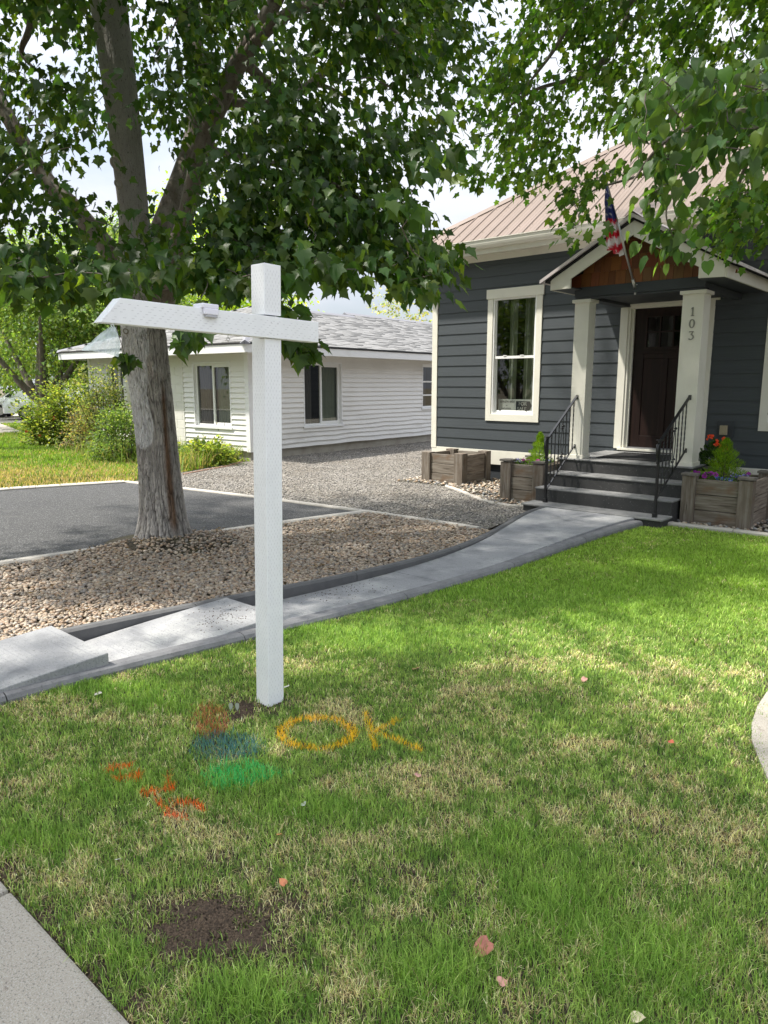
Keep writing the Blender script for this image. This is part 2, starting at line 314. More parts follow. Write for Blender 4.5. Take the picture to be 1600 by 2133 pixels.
def kerb(name,edge,side,zt,t0,t1,width,material,joints=1.35,rnd=.02):
    b=MB(); ts=list(np.arange(t0,t1,joints))+[t1]
    for i in range(len(ts)-1):
        a_,c_=ts[i]+.003,ts[i+1]-.003; sub=np.linspace(a_,c_,9); vs=[]
        for t in sub:
            o_=edge(t); z=zt(t) if callable(zt) else zt
            prof=[(0,-.12),(0,z-rnd),(rnd*.4*side,z-rnd*.3),(rnd*1.2*side,z),((width-rnd)*side,z),((width)*side,z-rnd*.7),(width*side,-.12)]
            vs+=[(o_+p,-t,zz) for p,zz in prof]
        k=7; fs=[(i2*k+j,i2*k+j+1,(i2+1)*k+j+1,(i2+1)*k+j) for i2 in range(8) for j in range(k-1)]+[tuple(range(k)),tuple(8*k+j for j in range(k))]
        b.add(vs,fs)
    o=b.build(name,material); o.location=(*HO,0); o.rotation_euler=(0,0,HA); tag(o,kind='structure'); return o
kerb('kerb_left',sL,1,lambda t: float(np.interp(t,[2.2,4,6,9.66],[.10,.095,.09,.09])),2.25,9.65,.088,M['concdark'])
kerb('kerb_right',sR,-1,lambda t: float(np.interp(t,[2.2,4,6,9.66],[.075,.07,.055,.055])),2.35,9.65,.12,mat('kerb_concrete_right',(.20,.20,.205),.8,noise=[((9,9,9),(.14,.14,.145),.42,.68,6),((90,90,90),(.10,.10,.10),.6,.72,2)],bump=[((50,50,50),.003,5)]),rnd=.03)
def strip(name,pts,width,z0,z1,material,joint=1.1):
    b=MB()
    # resample
    P=np.array(pts,float); d=np.r_[0,np.cumsum(np.hypot(*np.diff(P,axis=0).T))]; L_=d[-1]; n=max(2,int(L_/joint)+1); cuts=np.linspace(0,L_,n)
    for i in range(n-1):
        q=np.linspace(cuts[i]+.004,cuts[i+1]-.004,5); X=np.interp(q,d,P[:,0]); Y=np.interp(q,d,P[:,1]); vs=[]
        for j in range(5):
            a=max(j-1,0); c=min(j+1,4); tx,ty=X[c]-X[a],Y[c]-Y[a]; l=math.hypot(tx,ty); nx,ny=-ty/l,tx/l
            wv=width*(1+.06*random.uniform(-1,1)); 
            for o_,z in ((-.5,z0),(-.5,z1-.015),(-.35,z1),(.35,z1),(.5,z1-.015),(.5,z0)): vs.append((X[j]+nx*o_*wv,Y[j]+ny*o_*wv,z))
        k=6; b.add(vs,[(i2*k+j,i2*k+j+1,(i2+1)*k+j+1,(i2+1)*k+j) for i2 in range(4) for j in range(k-1)]+[tuple(range(k)),tuple(4*k+j for j in range(k))])
    o=b.build(name,material); tag(o,kind='structure'); return o
strip('drive_kerb_right',hp([(-4.37,9.6),(-4.24,8.0),(-3.96,6.08),(-3.72,4.62),(-3.56,3.86)]),.12,-.05,.045,M['conclight'])
strip('drive_kerb_far',hp([(-8.5,4.37),(-7.2,4.2),(-5.4,3.98),(-3.58,3.84),(-2.6,3.80),(-1.92,3.80)]),.085,-.05,.035,M['conclight'])
strip('drive_kerb_left',hp([(-9.08,9.6),(-9.1,6.1),(-8.5,4.40)]),.14,-.05,.045,M['conclight'])
strip('bed_edging_right',hp([(-.42,2.18),(.6,2.13),(2.2,2.12),(4.5,2.1)]),.09,-.04,.05,M['conclight'],.7)
strip('bed_edging_left',[G(930,1014),G(962,1025),G(1000,1042),G(1038,1052),G(1078,1057),G(1108,1057)],.06,-.04,.03,M['conclight'],.8)
strip('brick_edging',[G(383,989),G(430,980),G(475,972),G(505,962)],.05,-.03,.025,mat('brick_edge',(.33,.20,.14),.9),.3)
# --- curved concrete path at the right edge of the lawn
rc=TS([(1600,1440),(1580,1470),(1566,1505),(1566,1540),(1580,1575),(1600,1620)],.02)
pr=[G(1600,1437,.02),G(1578,1470,.02),G(1566,1505,.02),G(1566,1540,.02),G(1580,1577,.02),G(1600,1622,.02)]
c0=(3.3,3.0); 
path=pr+[(1.75,2.2),(2.3,1.2),(4.6,-.2),(5.6,1.3),(4.6,3.2),(3.2,4.6),(2.55,4.25)]
pt=sheet('side_path',path,.02,M['sidewalk'],thick=.1)
# --- bed of river stones and main lawn soil
bed=[HF(s,t)[:2] for s,t in ((-4.30,9.6),(-4.17,8.0),(-3.90,6.08),(-3.66,4.62),(-3.50,3.90),(-1.95,3.84))]+[HF(float(sL(t)),t)[:2] for t in np.linspace(3.85,9.6,24)]
sheet('stone_bed_soil',bed,.006,M['soil'])
house_bed=hp([(-5.2,.05),(-5.2,1.3)])+[G(930,1014),G(962,1025),G(1000,1042),G(1038,1052),G(1108,1057)]+hp([(-2.15,1.9),(-2.15,.05)])
sheet('planting_bed_left',house_bed,.008,M['soil'])
sheet('planting_bed_right',hp([(-.42,.02),(-.42,2.15),(6,2.1),(6,.02)]),.006,M['soil'])
lawn=[HF(float(sR(t))+.0,t)[:2] for t in np.linspace(9.655,2.4,40)]+hp([(-.42,2.2),(.6,2.18),(6,2.15),(8.5,2.6),(8.5,9.655)])
sheet('lawn',lawn,.0,M['soil'])
# ================================================================== WHAT GROWS ON THE LAWN
def gpx(x,y):                                       # where a ground point sits in the photograph (for the measured patches)
    z=-CH; d=y*math.cos(PIT)-z*math.sin(PIT); h=y*math.sin(PIT)+z*math.cos(PIT); return 800+FPX*x/d, 1066.5-FPX*h/d
STRAW=[(60,1475,120,30),(140,1480,110,28),(330,1500,60,20),(340,1725,110,50),(60,1640,70,35),(40,1800,80,60),(560,1560,60,20),(700,1475,70,22),(740,1500,60,20),(980,1440,140,25),(880,1640,160,40),(1350,1475,80,18),(1450,1400,110,16),(1120,1380,120,16),(700,1760,90,30),(960,1720,80,30),(1350,1640,130,50),(1130,1700,90,40),(330,1790,80,40),(200,1890,80,40),(150,1850,60,50),(840,1905,80,25),(750,2060,60,40),(1000,1400,70,14),(250,1420,60,14),(640,1390,60,16),(1420,1480,60,14),(1260,1560,120,40),(1500,1800,80,60)]
LUSH=[(180,1440,200,22),(330,1470,90,25),(520,2090,120,60),(1150,1900,170,120),(1350,2000,200,120),(60,1760,110,40),(250,1640,130,35),(500,1640,110,40),(800,1330,200,30),(1250,1250,300,60),(1500,1180,200,50),(640,1320,110,22),(1000,1240,200,25),(240,2000,80,30),(1050,1760,100,50),(640,1690,140,30),(900,2040,160,70)]
DIRT=[(440,1935,125,52,1.05),(530,1950,60,60,.8),(560,1900,50,24,.6),(370,1975,50,36,.6),(560,1470,48,20,.9),(510,1475,40,22,.8),(490,1495,30,14,.7),(100,1930,34,46,.5),(205,2010,26,40,.5),(290,2100,26,30,.5),(450,1800,40,22,.45),(990,1880,40,16,.5),(860,1815,60,18,.35),(15,1815,40,36,.5),(600,1890,50,30,.45),(1355,1735,70,30,.25),(1590,1500,24,100,.6),(540,2000,90,26,.45)]
def gauss(u,v,L_):
    r=np.zeros(u.shape)
    for q in L_: r=np.maximum(r,np.exp(-((u-q[0])/q[2])**2-((v-q[1])/q[3])**2)*(q[4] if len(q)>4 else 1))
    return r
ccos=lambda a,b_,c: np.clip((a-b_)/(c-b_),0,1)
def seg(u,v,a,b_):
    ax,ay=a; bx,by=b_; dx,dy=bx-ax,by-ay; t=np.clip(((u-ax)*dx+(v-ay)*dy)/(dx*dx+dy*dy),0,1); return np.hypot(u-ax-t*dx,(v-ay-t*dy)*1.5)
def paint(u,v,col,k):
    j=rng.normal(0,3.,u.shape); Z=lambda c: np.array(c)
    def put(mask,c,p):
        pick=mask&(rng.random(u.shape)<p); f=(.8+.5*rng.random(u.shape))[pick][:,None]; k_=(.5+.5*rng.random(u.shape))[pick][:,None]; col[pick]=np.array(c)*f*k_+col[pick]*(1-k_)
    # yellow O K
    o=np.abs(np.hypot((u-661)/74,(v-1531)/32)-1)*50; put(o+np.abs(j)<10,(.95,.56,.02),.85)
    kk=np.minimum.reduce([seg(u,v,(762,1490),(782,1562)),seg(u,v,(784,1526),(824,1506)),seg(u,v,(800,1535),(875,1566))]); put(kk+np.abs(j)<9,(.95,.56,.02),.8)
    # orange marks
    og=np.minimum.reduce([seg(u,v,(222,1610),(270,1600)),seg(u,v,(245,1630),(292,1625)),seg(u,v,(300,1658),(358,1648)),seg(u,v,(330,1675),(335,1685)),seg(u,v,(350,1700),(352,1690)),seg(u,v,(355,1680),(400,1675)),seg(u,v,(400,1675),(422,1690)),seg(u,v,(352,1700),(385,1706)),seg(u,v,(352,1640),(350,1610))*2.5]); put(og+np.abs(j)<9.5,(.95,.13,.012),.85)
    put((np.hypot((u-440)/38,(v-1510)/36)<1+j*.06),(.50,.12,.08),.6)
    put((np.hypot((u-472)/70,(v-1560)/30)<1+j*.06),(.06,.20,.26),.8)
    put((np.hypot((u-505)/78,(v-1622)/30)<1+j*.06)&(v<1625+ (u-505)*-.25+22),(.05,.55,.18),.7)
    return col
def grass(name,poly,n,hmin,hmax,wmul,seedn,dense=None,bounds=None,nearwide=True,mown=None):
    P=np.array(poly); x0,y0=P.min(0); x1,y1=P.max(0)
    if bounds: x0,y0,x1,y1=bounds
    X=[];Y=[]; tot=0
    while tot<n:
        m_=n*2; xx=rng.uniform(x0,x1,m_); yy=rng.uniform(y0,y1,m_); k=inpoly(xx,yy,poly)
        if dense is not None: k&=rng.random(m_)<dense(xx,yy)
        X.append(xx[k]); Y.append(yy[k]); tot+=k.sum()
    return np.concatenate(X)[:n],np.concatenate(Y)[:n]
def blades(name,x,y,h,wd,lean,col,label,cat=None,bend=.5,parent=None,z=0):
    n=len(x); az=rng.uniform(0,2*math.pi,n); fx,fy=np.cos(az),np.sin(az); wx,wy=-fy,fx
    l1=lean*h*.35; l2=lean*h*1.0; z1=h*.55; z2=h*np.sqrt(np.clip(1-lean**2*.55,.06,1))
    V=np.empty((n,5,3),np.float32); base=np.stack([x,y,np.zeros(n)+z],1)
    side=np.stack([wx,wy,np.zeros(n)],1)*wd[:,None]*.5; f=np.stack([fx,fy,np.zeros(n)],1)
    V[:,0]=base-side; V[:,1]=base+side
    mid=base+f*l1[:,None]; mid[:,2]+=z1; V[:,2]=mid-side*.8; V[:,3]=mid+side*.8
    tip=base+f*l2[:,None]; tip[:,2]+=z2; V[:,4]=tip
    o_=np.arange(n)[:,None]*5; F=np.concatenate([o_+np.array([0,1,3]),o_+np.array([0,3,2]),o_+np.array([2,3,4])])
    C=np.repeat(col[:,None,:],5,1).copy(); 
    o=npmesh(name,V,F,M['grass'],C.reshape(-1,3)); tag(o,label,cat,kind='stuff'); return o
# main lawn: blades thin out with distance
def lawn_dense(x,y):
    u,v=gpx(x,y); d=np.hypot(x,y); D=np.minimum(1,(2.4/np.maximum(d,1.3))**1.15); dirt=gauss(u,v,DIRT)
    dirt=dirt*(.35+1.15*vnoise(u/42.,v/20.,72)); vis=(u>-260)&(u<1860)
    return D*(1-np.clip(dirt*1.5,0,.97))*np.where(vis,1,.12)
NB=430000
gx,gy=grass('g',lawn,NB,0,0,1,0,dense=lawn_dense,bounds=(-3.2,.9,6.5,8.4))
u,v=gpx(gx,gy); d=np.hypot(gx,gy)
lush=gauss(u,v,LUSH); straw=gauss(u,v,STRAW); nA=fbm(gx*2.2,gy*2.2,3,4); nB=fbm(gx*9,gy*9,9,3); nC=fbm(gx*28,gy*28,19,2)
near=ccos(v,1250,1500)
dead=np.clip(.15*near+.75*(nA-.5)+1.3*(nB-.5)+.7*(nC-.5)+.55*straw-.42*lush+.065,0.03,.92)
isdead=rng.random(NB)<dead**1.25
g1=np.array((.165,.265,.034)); g2=np.array((.31,.39,.11)); g3=np.array((.085,.165,.030)); st=np.array((.53,.475,.28)); st2=np.array((.29,.215,.12))
r1=rng.random(NB)[:,None]; mixv=np.clip(nC*1.1-.1+rng.normal(0,.22,NB),0,1)[:,None]; far=ccos(d,4.5,6.5)[:,None]
colg=(g3*(1-mixv)+g2*mixv)*(.75+.5*r1); colg=colg*(1-lush[:,None]*.35)+np.array((.15,.28,.03))*lush[:,None]*.35*(.8+.4*r1); colg=colg*(1-.45*far)+np.array((.22,.33,.036))*.45*far*(.8+.4*r1)
cold=st*(.65+.7*r1); k_=rng.random(NB)<.3; cold[k_]=(st2*(.6+.8*r1))[k_]
colr=np.where(isdead[:,None],cold,colg)
colr*=1.42*np.where(isdead,.95,1)[:,None]*np.clip(rng.normal(1,.21,(NB,1)),.5,1.7)
colr=paint(u,v,colr,None)
hh=rng.uniform(.016,.036,NB)*(1+.55*lush)*(1+.5*ccos(v,1750,2050)*lush)*np.where(isdead,.85,1); wdt=rng.uniform(.0017,.0030,NB)*np.clip(d/2.2,1,3.2)
lean=np.clip(rng.normal(.55,.28,NB)+np.where(isdead,.28,0),.05,1.25)
blades('lawn_grass',gx,gy,hh,wdt,lean,colr,'patchy mown front lawn with straw coloured spots and sprayed utility marks','grass')
# left yard grass
leftg=[(-8.5,10.3)]+leftlawn
def ld(x,y):
    uu,vv=gpx(x,y); return np.where((uu>-200)&(vv>880),np.clip((14/np.maximum(y,9))**1.,0,1),.03)
lx,ly=grass('l',leftlawn,70000,0,0,1,0,dense=ld,bounds=(-20,8.,-2.5,30))
n_=len(lx); uu,vv=gpx(lx,ly); nb=fbm(lx*.9,ly*.9,5,4); edge=ccos(vv,955,1010); dd=np.clip(.05+.75*edge+(nb-.5)*1.,0,.9); isd=rng.random(n_)<dd; r1=rng.random(n_)[:,None]
cg=np.array((.17,.28,.030))*(.6+.8*r1)*(1-.45*(nb[:,None]<.42)); cd=np.array((.50,.38,.16))*(.6+.6*r1)
blades('left_yard_grass',lx,ly,rng.uniform(.04,.10,n_),rng.uniform(.010,.02,n_),np.clip(rng.normal(.5,.25,n_),.05,1.1),np.where(isd[:,None],cd,cg),'sunny green grass of the left yard turning yellow along the drive','grass')
# tall weeds in front of the white house
wx=[];wy=[]
for (cu,cv,sx,sy,n) in ((440,960,45,8,2600),(400,968,40,8,1600),(300,948,60,8,1500),(240,950,30,8,900),(470,955,25,6,500)):
    for i in range(n):
        p=G(random.gauss(cu,sx),random.gauss(cv,sy)); wx.append(p[0]); wy.append(p[1])
wx=np.array(wx); wy=np.array(wy); k=inpoly(wx,wy,leftlawn); wx,wy=wx[k],wy[k]; n_=len(wx); r1=rng.random(n_)[:,None]
blades('tall_weeds',wx,wy,rng.uniform(.15,.48,n_),rng.uniform(.012,.024,n_),np.clip(rng.normal(.6,.25,n_),.1,1.15),np.where(rng.random(n_)[:,None]<.22,np.array((.42,.34,.14))*(.6+.7*r1),np.array((.15,.22,.035))*(.55+.9*r1)),'overgrown yellow green weeds at the corner of the white house','weeds')
# loose soil
def ico(sub=1):
    bm=bmesh.new(); bmesh.ops.create_icosphere(bm,subdivisions=sub,radius=1); V=np.array([v.co[:] for v in bm.verts]); F=np.array([[v.index for v in f.verts] for f in bm.faces]); bm.free(); return V,F
IV,IF=ico(1); IV2,IF2=ico(2)
def scatter(name,x,y,z,sx,sy,sz,col,material,label,IVv=IV,IFf=IF,jit=.12,smooth=True,cat='stones'):
    n=len(x); az=rng.uniform(0,6.28,n); ca,sa=np.cos(az)[:,None],np.sin(az)[:,None]; tl=rng.normal(0,.22,(n,2))
    base=IVv[None]*np.stack([sx,sy,sz],1)[:,None,:]*(1+jit*rng.normal(0,1,(n,len(IVv),1)))
    base[:,:,2]+=base[:,:,0]*tl[:,:1]+base[:,:,1]*tl[:,1:]
    X=base[:,:,0]*ca-base[:,:,1]*sa+x[:,None]; Y=base[:,:,0]*sa+base[:,:,1]*ca+y[:,None]; Z=base[:,:,2]+z[:,None]
    V=np.stack([X,Y,Z],2); F=(np.arange(n)[:,None,None]*len(IVv)+IFf[None]).reshape(-1,3)
    o=npmesh(name,V,F,material,np.repeat(col[:,None,:],len(IVv),1).reshape(-1,3),smooth=smooth); tag(o,label,cat,kind='stuff'); return o
sx_=[];sy_=[]
while len(sx_)<9000:
    uu=random.uniform(-40,1000); vv=random.uniform(1440,2133); q=max(math.exp(-((uu-a)/c)**2-((vv-b_)/e)**2)*f for a,b_,c,e,f in DIRT)
    if random.random()<(q*(.35+1.15*float(vnoise(uu/42.,vv/20.,72))))**1.5:
        p=G(uu,vv)
        if toH(*p)[1]<9.66: sx_.append(p[0]); sy_.append(p[1])
x=np.array(sx_);y=np.array(sy_);n=len(x); s_=rng.uniform(.0015,.007,n)
uu,vv=gpx(x,y); mound=.022*np.exp(-((uu-455)/75)**2-((vv-1915)/40)**2)
scatter('loose_soil',x,y,mound+.002,s_,s_*.8,s_*.7,np.array((.088,.06,.038))*(.5+rng.random(n)[:,None]),M['dirt'],'dark crumbly bare soil showing through the lawn',jit=.25,smooth=False,cat='soil')
# river stones
PAL=np.array([(.40,.325,.24),(.29,.25,.205),(.50,.43,.335),(.205,.19,.175),(.34,.235,.16),(.56,.50,.42),(.235,.24,.235),(.33,.29,.22),(.42,.30,.19),(.26,.20,.15)])
bx=[];by=[]
BP=np.array(bed); x0,y0=BP.min(0); x1,y1=BP.max(0)
def stones(n,poly,bounds,k=None):
    x=rng.uniform(bounds[0],bounds[2],n*4); y=rng.uniform(bounds[1],bounds[3],n*4); m_=inpoly(x,y,poly); 
    if k is not None: m_&=rng.random(n*4)<k(x,y)
    return x[m_][:n],y[m_][:n]
bedk=lambda x,y: np.clip((4.6/np.hypot(x,y))**1.1,.25,1)*np.where(np.hypot(x+2.0,y-6.95)<.55,.35,1)
x,y=stones(30000,bed,(x0,y0,x1,y1),bedk); n=len(x); a=rng.uniform(.009,.019,n)*np.clip(np.hypot(x,y)/4.5,1,1.35)
mound=.10*np.exp(-(((x+2.15)/.75)**2+((y-7.0)/.6)**2)); cl=PAL[rng.integers(0,len(PAL),n)]*(.66+.5*rng.random((n,1)))*np.array((1.03,.98,.93))
cl=cl*.68+cl.mean(0)*.32
scatter('river_stones',x,y,.012+mound+rng.uniform(0,.018,n),a,a*rng.uniform(.6,.85,n),a*rng.uniform(.4,.62,n),cl,M['stone'],'rounded tan and grey river stones filling the bed beside the walkway',jit=.04)
HB=house_bed; hb=np.array(HB); x,y=stones(1500,HB,(hb[:,0].min(),hb[:,1].min(),hb[:,0].max(),hb[:,1].max()))
x2,y2=stones(2200,hp([(-.4,.05),(-.4,2.1),(3.,2.1),(3.,.05)]),(3.,5.,8.,10.5)); x=np.r_[x,x2];y=np.r_[y,y2]; n=len(x); a=rng.uniform(.015,.035,n)
scatter('bed_stones',x,y,.02+rng.uniform(0,.015,n),a,a*.75,a*.55,PAL[rng.integers(0,len(PAL),n)]*(.7+.5*rng.random((n,1))),M['stone'],'rounded stones around the planters along the grey house',jit=.05)
gp=np.array(gravel); x,y=stones(26000,gravel,(-6.5,7.0,2.5,20),lambda x,y: np.clip((8.5/y)**1.6,.1,1)); n=len(x); a=rng.uniform(.006,.016,n)
scatter('gravel_chips',x,y,.006+rng.uniform(0,.006,n),a,a*.8,a*.7,np.array([(.30,.275,.235),(.20,.19,.17),(.40,.37,.325),(.14,.132,.12)])[rng.integers(0,4,n)]*(.8+.4*rng.random((n,1))),M['stone'],'light crushed gravel of the yard between the two houses',IVv=IV[:],jit=.2,smooth=False)
# soil mound at the maple foot
b=MB(); 
vs=[];R_=22;K_=40
for i in range(R_+1):
    for k in range(K_):
        th=2*math.pi*k/K_; r=i/R_; rr=r*(.85+.12*math.sin(3*th+1)); px_,py_=-2.15+rr*math.cos(th)*.95,7.0+rr*math.sin(th)*.75
        vs.append((px_,py_,.012+.105*math.exp(-(r*1.5)**2)*(1+.25*(float(vnoise(px_*9,py_*9,4))-.5))-.03*max(0,r-.8)*5))
b.add(vs,[(i*K_+k,i*K_+(k+1)%K_,(i+1)*K_+(k+1)%K_,(i+1)*K_+k) for i in range(R_) for k in range(K_)])
tag(b.build('root_mound',M['soil'],smooth=True),kind='structure')
# ================================================================== SLATE HOUSE
H=thing('slate_house','dark slate blue lap sided house with cream trim, tan metal roof and gabled porch','house',(*HO,0),HA)
def lap(b,x0,x1,z0,z1,expo,opens,y=0.,lip=.016,thin=.004,sag=None,outn=-1,axis='x'):
    """overlapping boards on a wall; opens = (x0,x1,z0,z1) left free"""
    z=z0; 
    def board(xa,xb,za,zb,zt,zs):
        def yy(zq): return y+outn*(lip-(lip-thin)*(zq-zs)/expo)
        q=[(xa,yy(za),za),(xb,yy(za),za),(xb,yy(zb),zb),(xa,yy(zb),zb),(xa,y-outn*.01,za),(xb,y-outn*.01,za),(xb,y-outn*.01,zb),(xa,y-outn*.01,zb)]
        if sag: q=[(px_,py_+sag(px_,pz_)[0],pz_+sag(px_,pz_)[1]) for px_,py_,pz_ in q]
        if axis=='y': q=[(py_,px_,pz_) for px_,py_,pz_ in q]
        b.add(q,[(0,1,2,3),(0,4,5,1),(3,2,6,7),(0,3,7,4),(1,5,6,2)])
    while z<z1-1e-6:
        zt=min(z+expo,z1); xs=sorted({x0,x1}|{o_[i] for o_ in opens for i in (0,1) if x0<o_[i]<x1})
        if sag:
            xs2=[]
            for a,c in zip(xs[:-1],xs[1:]): xs2+=list(np.linspace(a,c,max(2,int((c-a)/.12)))[:-1])
            xs=xs2+[xs[-1]]
        for a,c in zip(xs[:-1],xs[1:]):
            mid=(a+c)/2; rs=[(z,zt)]
            for o_ in opens:
                if o_[0]<mid<o_[1]:
                    nr=[]
                    for p,q in rs:
                        if o_[3]<=p or o_[2]>=q: nr.append((p,q))
                        else:
                            if p<o_[2]: nr.append((p,o_[2]))
                            if q>o_[3]: nr.append((o_[3],q))
                    rs=nr
            for p,q in rs: board(a,c,p,q,zt,z)
        z=zt
XL,XR=-5.47,7.5; ZB,ZT=.50,3.72
DOOR=(-1.98,-.80,.60,2.76)
opens=[(-4.27,-3.40,1.08,3.04),DOOR,(0.05,1.0,1.08,3.04),(3.2,4.2,1.08,3.04)]
b=MB(); lap(b,XL+.10,XR,ZB,ZT,.178,opens)
b.box(XL,XL+.1,.012,8,ZB,ZT)                         # side wall core
lap(b,0.05,8,ZB,ZT,.178,[],y=XL,outn=-1,axis='y')
b.box(XR-.1,XR,.012,8,ZB,ZT); b.box(XL+.1,XR-.1,7.9,8,ZB,ZT)
b.build('wall',M['siding'],H)
b=MB(); b.box(XL-.022,XL+.09,-.024,.0,ZB-.02,ZT); b.box(XL-.024,XL,.0,.10,ZB-.02,ZT); b.build('corner_board',M['cream'],H,bevel=.002)
b=MB(); b.box(XL-.01,-2.16,-.020,.05,.26,ZB); b.box(-.40,XR,-.020,.05,.26,ZB); b.box(XL-.012,XL+.05,.05,8,.26,ZB); b.build('skirt_board',M['cream'],H,bevel=.002)
b=MB(); b.box(XL+.03,XR,.03,.2,-.05,.26); b.box(XL+.03,XL+.2,.2,8,-.05,.26); b.build('foundation',M['siding_flat'],H)
# interior behind the windows
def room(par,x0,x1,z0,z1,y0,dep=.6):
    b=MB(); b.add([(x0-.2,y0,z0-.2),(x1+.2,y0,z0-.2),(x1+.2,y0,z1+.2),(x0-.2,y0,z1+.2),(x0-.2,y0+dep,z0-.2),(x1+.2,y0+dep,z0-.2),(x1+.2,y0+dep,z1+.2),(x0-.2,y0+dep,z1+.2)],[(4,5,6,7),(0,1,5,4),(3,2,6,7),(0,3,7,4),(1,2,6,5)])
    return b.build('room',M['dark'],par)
def dh_window(par,x0,x1,z0,z1,curt):
    t=MB(); T=.028
    t.box(x0,x0+.10,-T,.02,z0,z1-.15); t.box(x1-.10,x1,-T,.02,z0,z1-.15); t.box(x0+.10,x1-.10,-T,.02,z0,z0+.115); t.box(x0-.022,x1+.022,-T-.012,.02,z1-.15,z1)
    W=t.build('window',M['cream'],par,bevel=.002); W.name='window'
    gx0,gx1,gz0,gz1=x0+.10,x1-.10,z0+.115,z1-.15; zm=(gz0+gz1)/2-.005
    f=MB(); 
    for (a,c,e,g) in ((gx0,gx0+.028,gz0,gz1),(gx1-.028,gx1,gz0,gz1),(gx0+.028,gx1-.028,gz1-.025,gz1),(gx0+.028,gx1-.028,gz0,gz0+.022)): f.box(a,c,-.014,.07,e,g)
    f.build('frame',M['vinyl'],W,bevel=.0015)
    f=MB(); a,c=gx0+.03,gx1-.03
    f.box(a,c,.008,.045,zm-.022,zm+.020); f.box(a,a+.022,.02,.05,zm+.02,gz1-.025); f.box(c-.022,c,.02,.05,zm+.02,gz1-.025)
    f.box((a+c)/2-.2,(a+c)/2-.14,.0,.02,zm+.02,zm+.032); f.box((a+c)/2+.12,(a+c)/2+.18,.0,.02,zm+.02,zm+.032)
    f.build('upper_sash',M['vinyl'],W)
    f=MB(); f.box(a,a+.03,.045,.075,gz0+.02,zm); f.box(c-.03,c,.045,.075,gz0+.02,zm); f.box(a+.03,c-.03,.045,.075,gz0+.02,gz0+.065); f.mi=1; f.box(a+.10,a+.13,.03,.05,gz0+.06,gz0+.072); f.box(c-.15,c-.12,.03,.05,gz0+.06,gz0+.072)
    f.build('lower_sash',[M['vinyl'],M['black']],W)
    g=MB(); g.add([(a,.035,zm),(c,.035,zm),(c,.035,gz1-.02),(a,.035,gz1-.02)],[(0,1,2,3)]); g.build('pane',M['glass'],W)
    g=MB(); g.add([(a,.06,gz0+.03),(c,.06,gz0+.03),(c,.06,zm),(a,.06,zm)],[(0,1,2,3)]); g.build('pane',M['glass'],W)
    room(W,gx0,gx1,gz0,gz1,.03)
    if curt:
        cb=MB(); n=60
        for (ca,cc,mi) in curt:
            vs=[];
            for k in range(n+1):
                q=k/n; xx=ca+(cc-ca)*q; yy=.17+.022*math.sin(q*(cc-ca)*60)+.01*math.sin(q*17)
                vs+=[(xx,yy,gz0-.05),(xx+.01*math.sin(q*9),yy,gz1+.1)]
            cb.mi=mi; cb.add(vs,[(2*k,2*k+2,2*k+3,2*k+1) for k in range(n)])
        cb.build('curtain',[M['curtain'],M['curtain_d']],W,smooth=True)
    return W
dh_window(H,-4.34,-3.33,.997,3.137,[(-4.02,-3.88,0),(-3.74,-3.47,0)])
dh_window(H,-.085,1.08,.997,3.137,[(0,.35,0),(.6,1.0,0)])
dh_window(H,3.1,4.3,.997,3.137,[(3.2,4.2,0)])
# for sale sign standing inside the window
def text_mesh(s,size,ext=.001):
    c=bpy.data.curves.new('t','FONT'); c.body=s; c.size=size; c.extrude=ext; o=bpy.data.objects.new('t',c); COL.objects.link(o)
    bpy.context.view_layer.update(); me=bpy.data.meshes.new_from_object(o.evaluated_get(bpy.context.evaluated_depsgraph_get())); bpy.data.objects.remove(o); bpy.data.curves.remove(c); return me
def text_into(mb,s,size,x,y,z,sx=1,mi=0,bold=0.):
    me=text_mesh(s,size,.0006); mb.mi=mi
    for dx in ((0,) if not bold else (-bold,0,bold)):
        mb.add([(x+v.co.x*sx+dx,y-v.co.z-abs(dx)*.01,z+v.co.y) for v in me.vertices],[tuple(p.vertices) for p in me.polygons])
    bpy.data.meshes.remove(me)
sg=thing('for_sale_sign','white FOR SALE card with a dark arrow panel standing inside the lower window pane','sign',HF(-4.17,-.105,1.155),HA)
b=MB(); b.box(0,.66,0,.006,0,.205); b.build('card',M['signw'],sg)
b=MB(); b.prism([(.345,.0),(.60,.0),(.60,.03),(.645,.10),(.60,.175),(.345,.175)],-.002,-.0005,'y'); b.build('arrow_panel',M['signd'],sg)
for args in (('FOR',.082,.395,-.003,.105,1.0,0,.0015),('SALE',.082,.372,-.003,.022,1.0,0,.0015),('509-674-4431',.052,.028,-.001,.145,1.0,1,.001),('or',.04,.15,-.001,.09,1,1),('real estate',.045,.06,-.001,.04,1,1)):
    b=MB(); text_into(b,*args); b.build('lettering',[M['signw'],M['signd']],sg)
# eaves, gutter, roof
EZ=3.80; K=.68; OV=.38; RD=8.0+2*OV; RX0,RX1=XL-.35,XR+.35
b=MB(); b.box(RX0+.06,RX1,-OV+.09,0.0,3.70,3.715); b.build('soffit',M['cream'],H)
b=MB(); b.box(RX0,RX1,-OV+.06,-OV+.085,3.66,3.83); b.box(RX0,RX0+.025,-OV+.085,8.3,3.66,3.83); b.box(XL+.05,XR,-.018,0,3.60,3.70); b.build('fascia',M['cream'],H,bevel=.002)
b=MB(); prof=[(-OV+.058,3.735),(-OV+.0,3.735),(-OV-.035,3.77),(-OV-.045,3.80),(-OV-.05,3.845),(-OV-.062,3.852),(-OV-.062,3.862),(-OV-.035,3.860),(-OV-.03,3.80),(-OV+.0,3.75),(-OV+.045,3.75),(-OV+.045,3.855),(-OV+.058,3.855)]
b.prism([(y,z) for y,z in prof],RX0+.05,RX1,'x'); b.build('gutter',M['cream_gutter'],H)
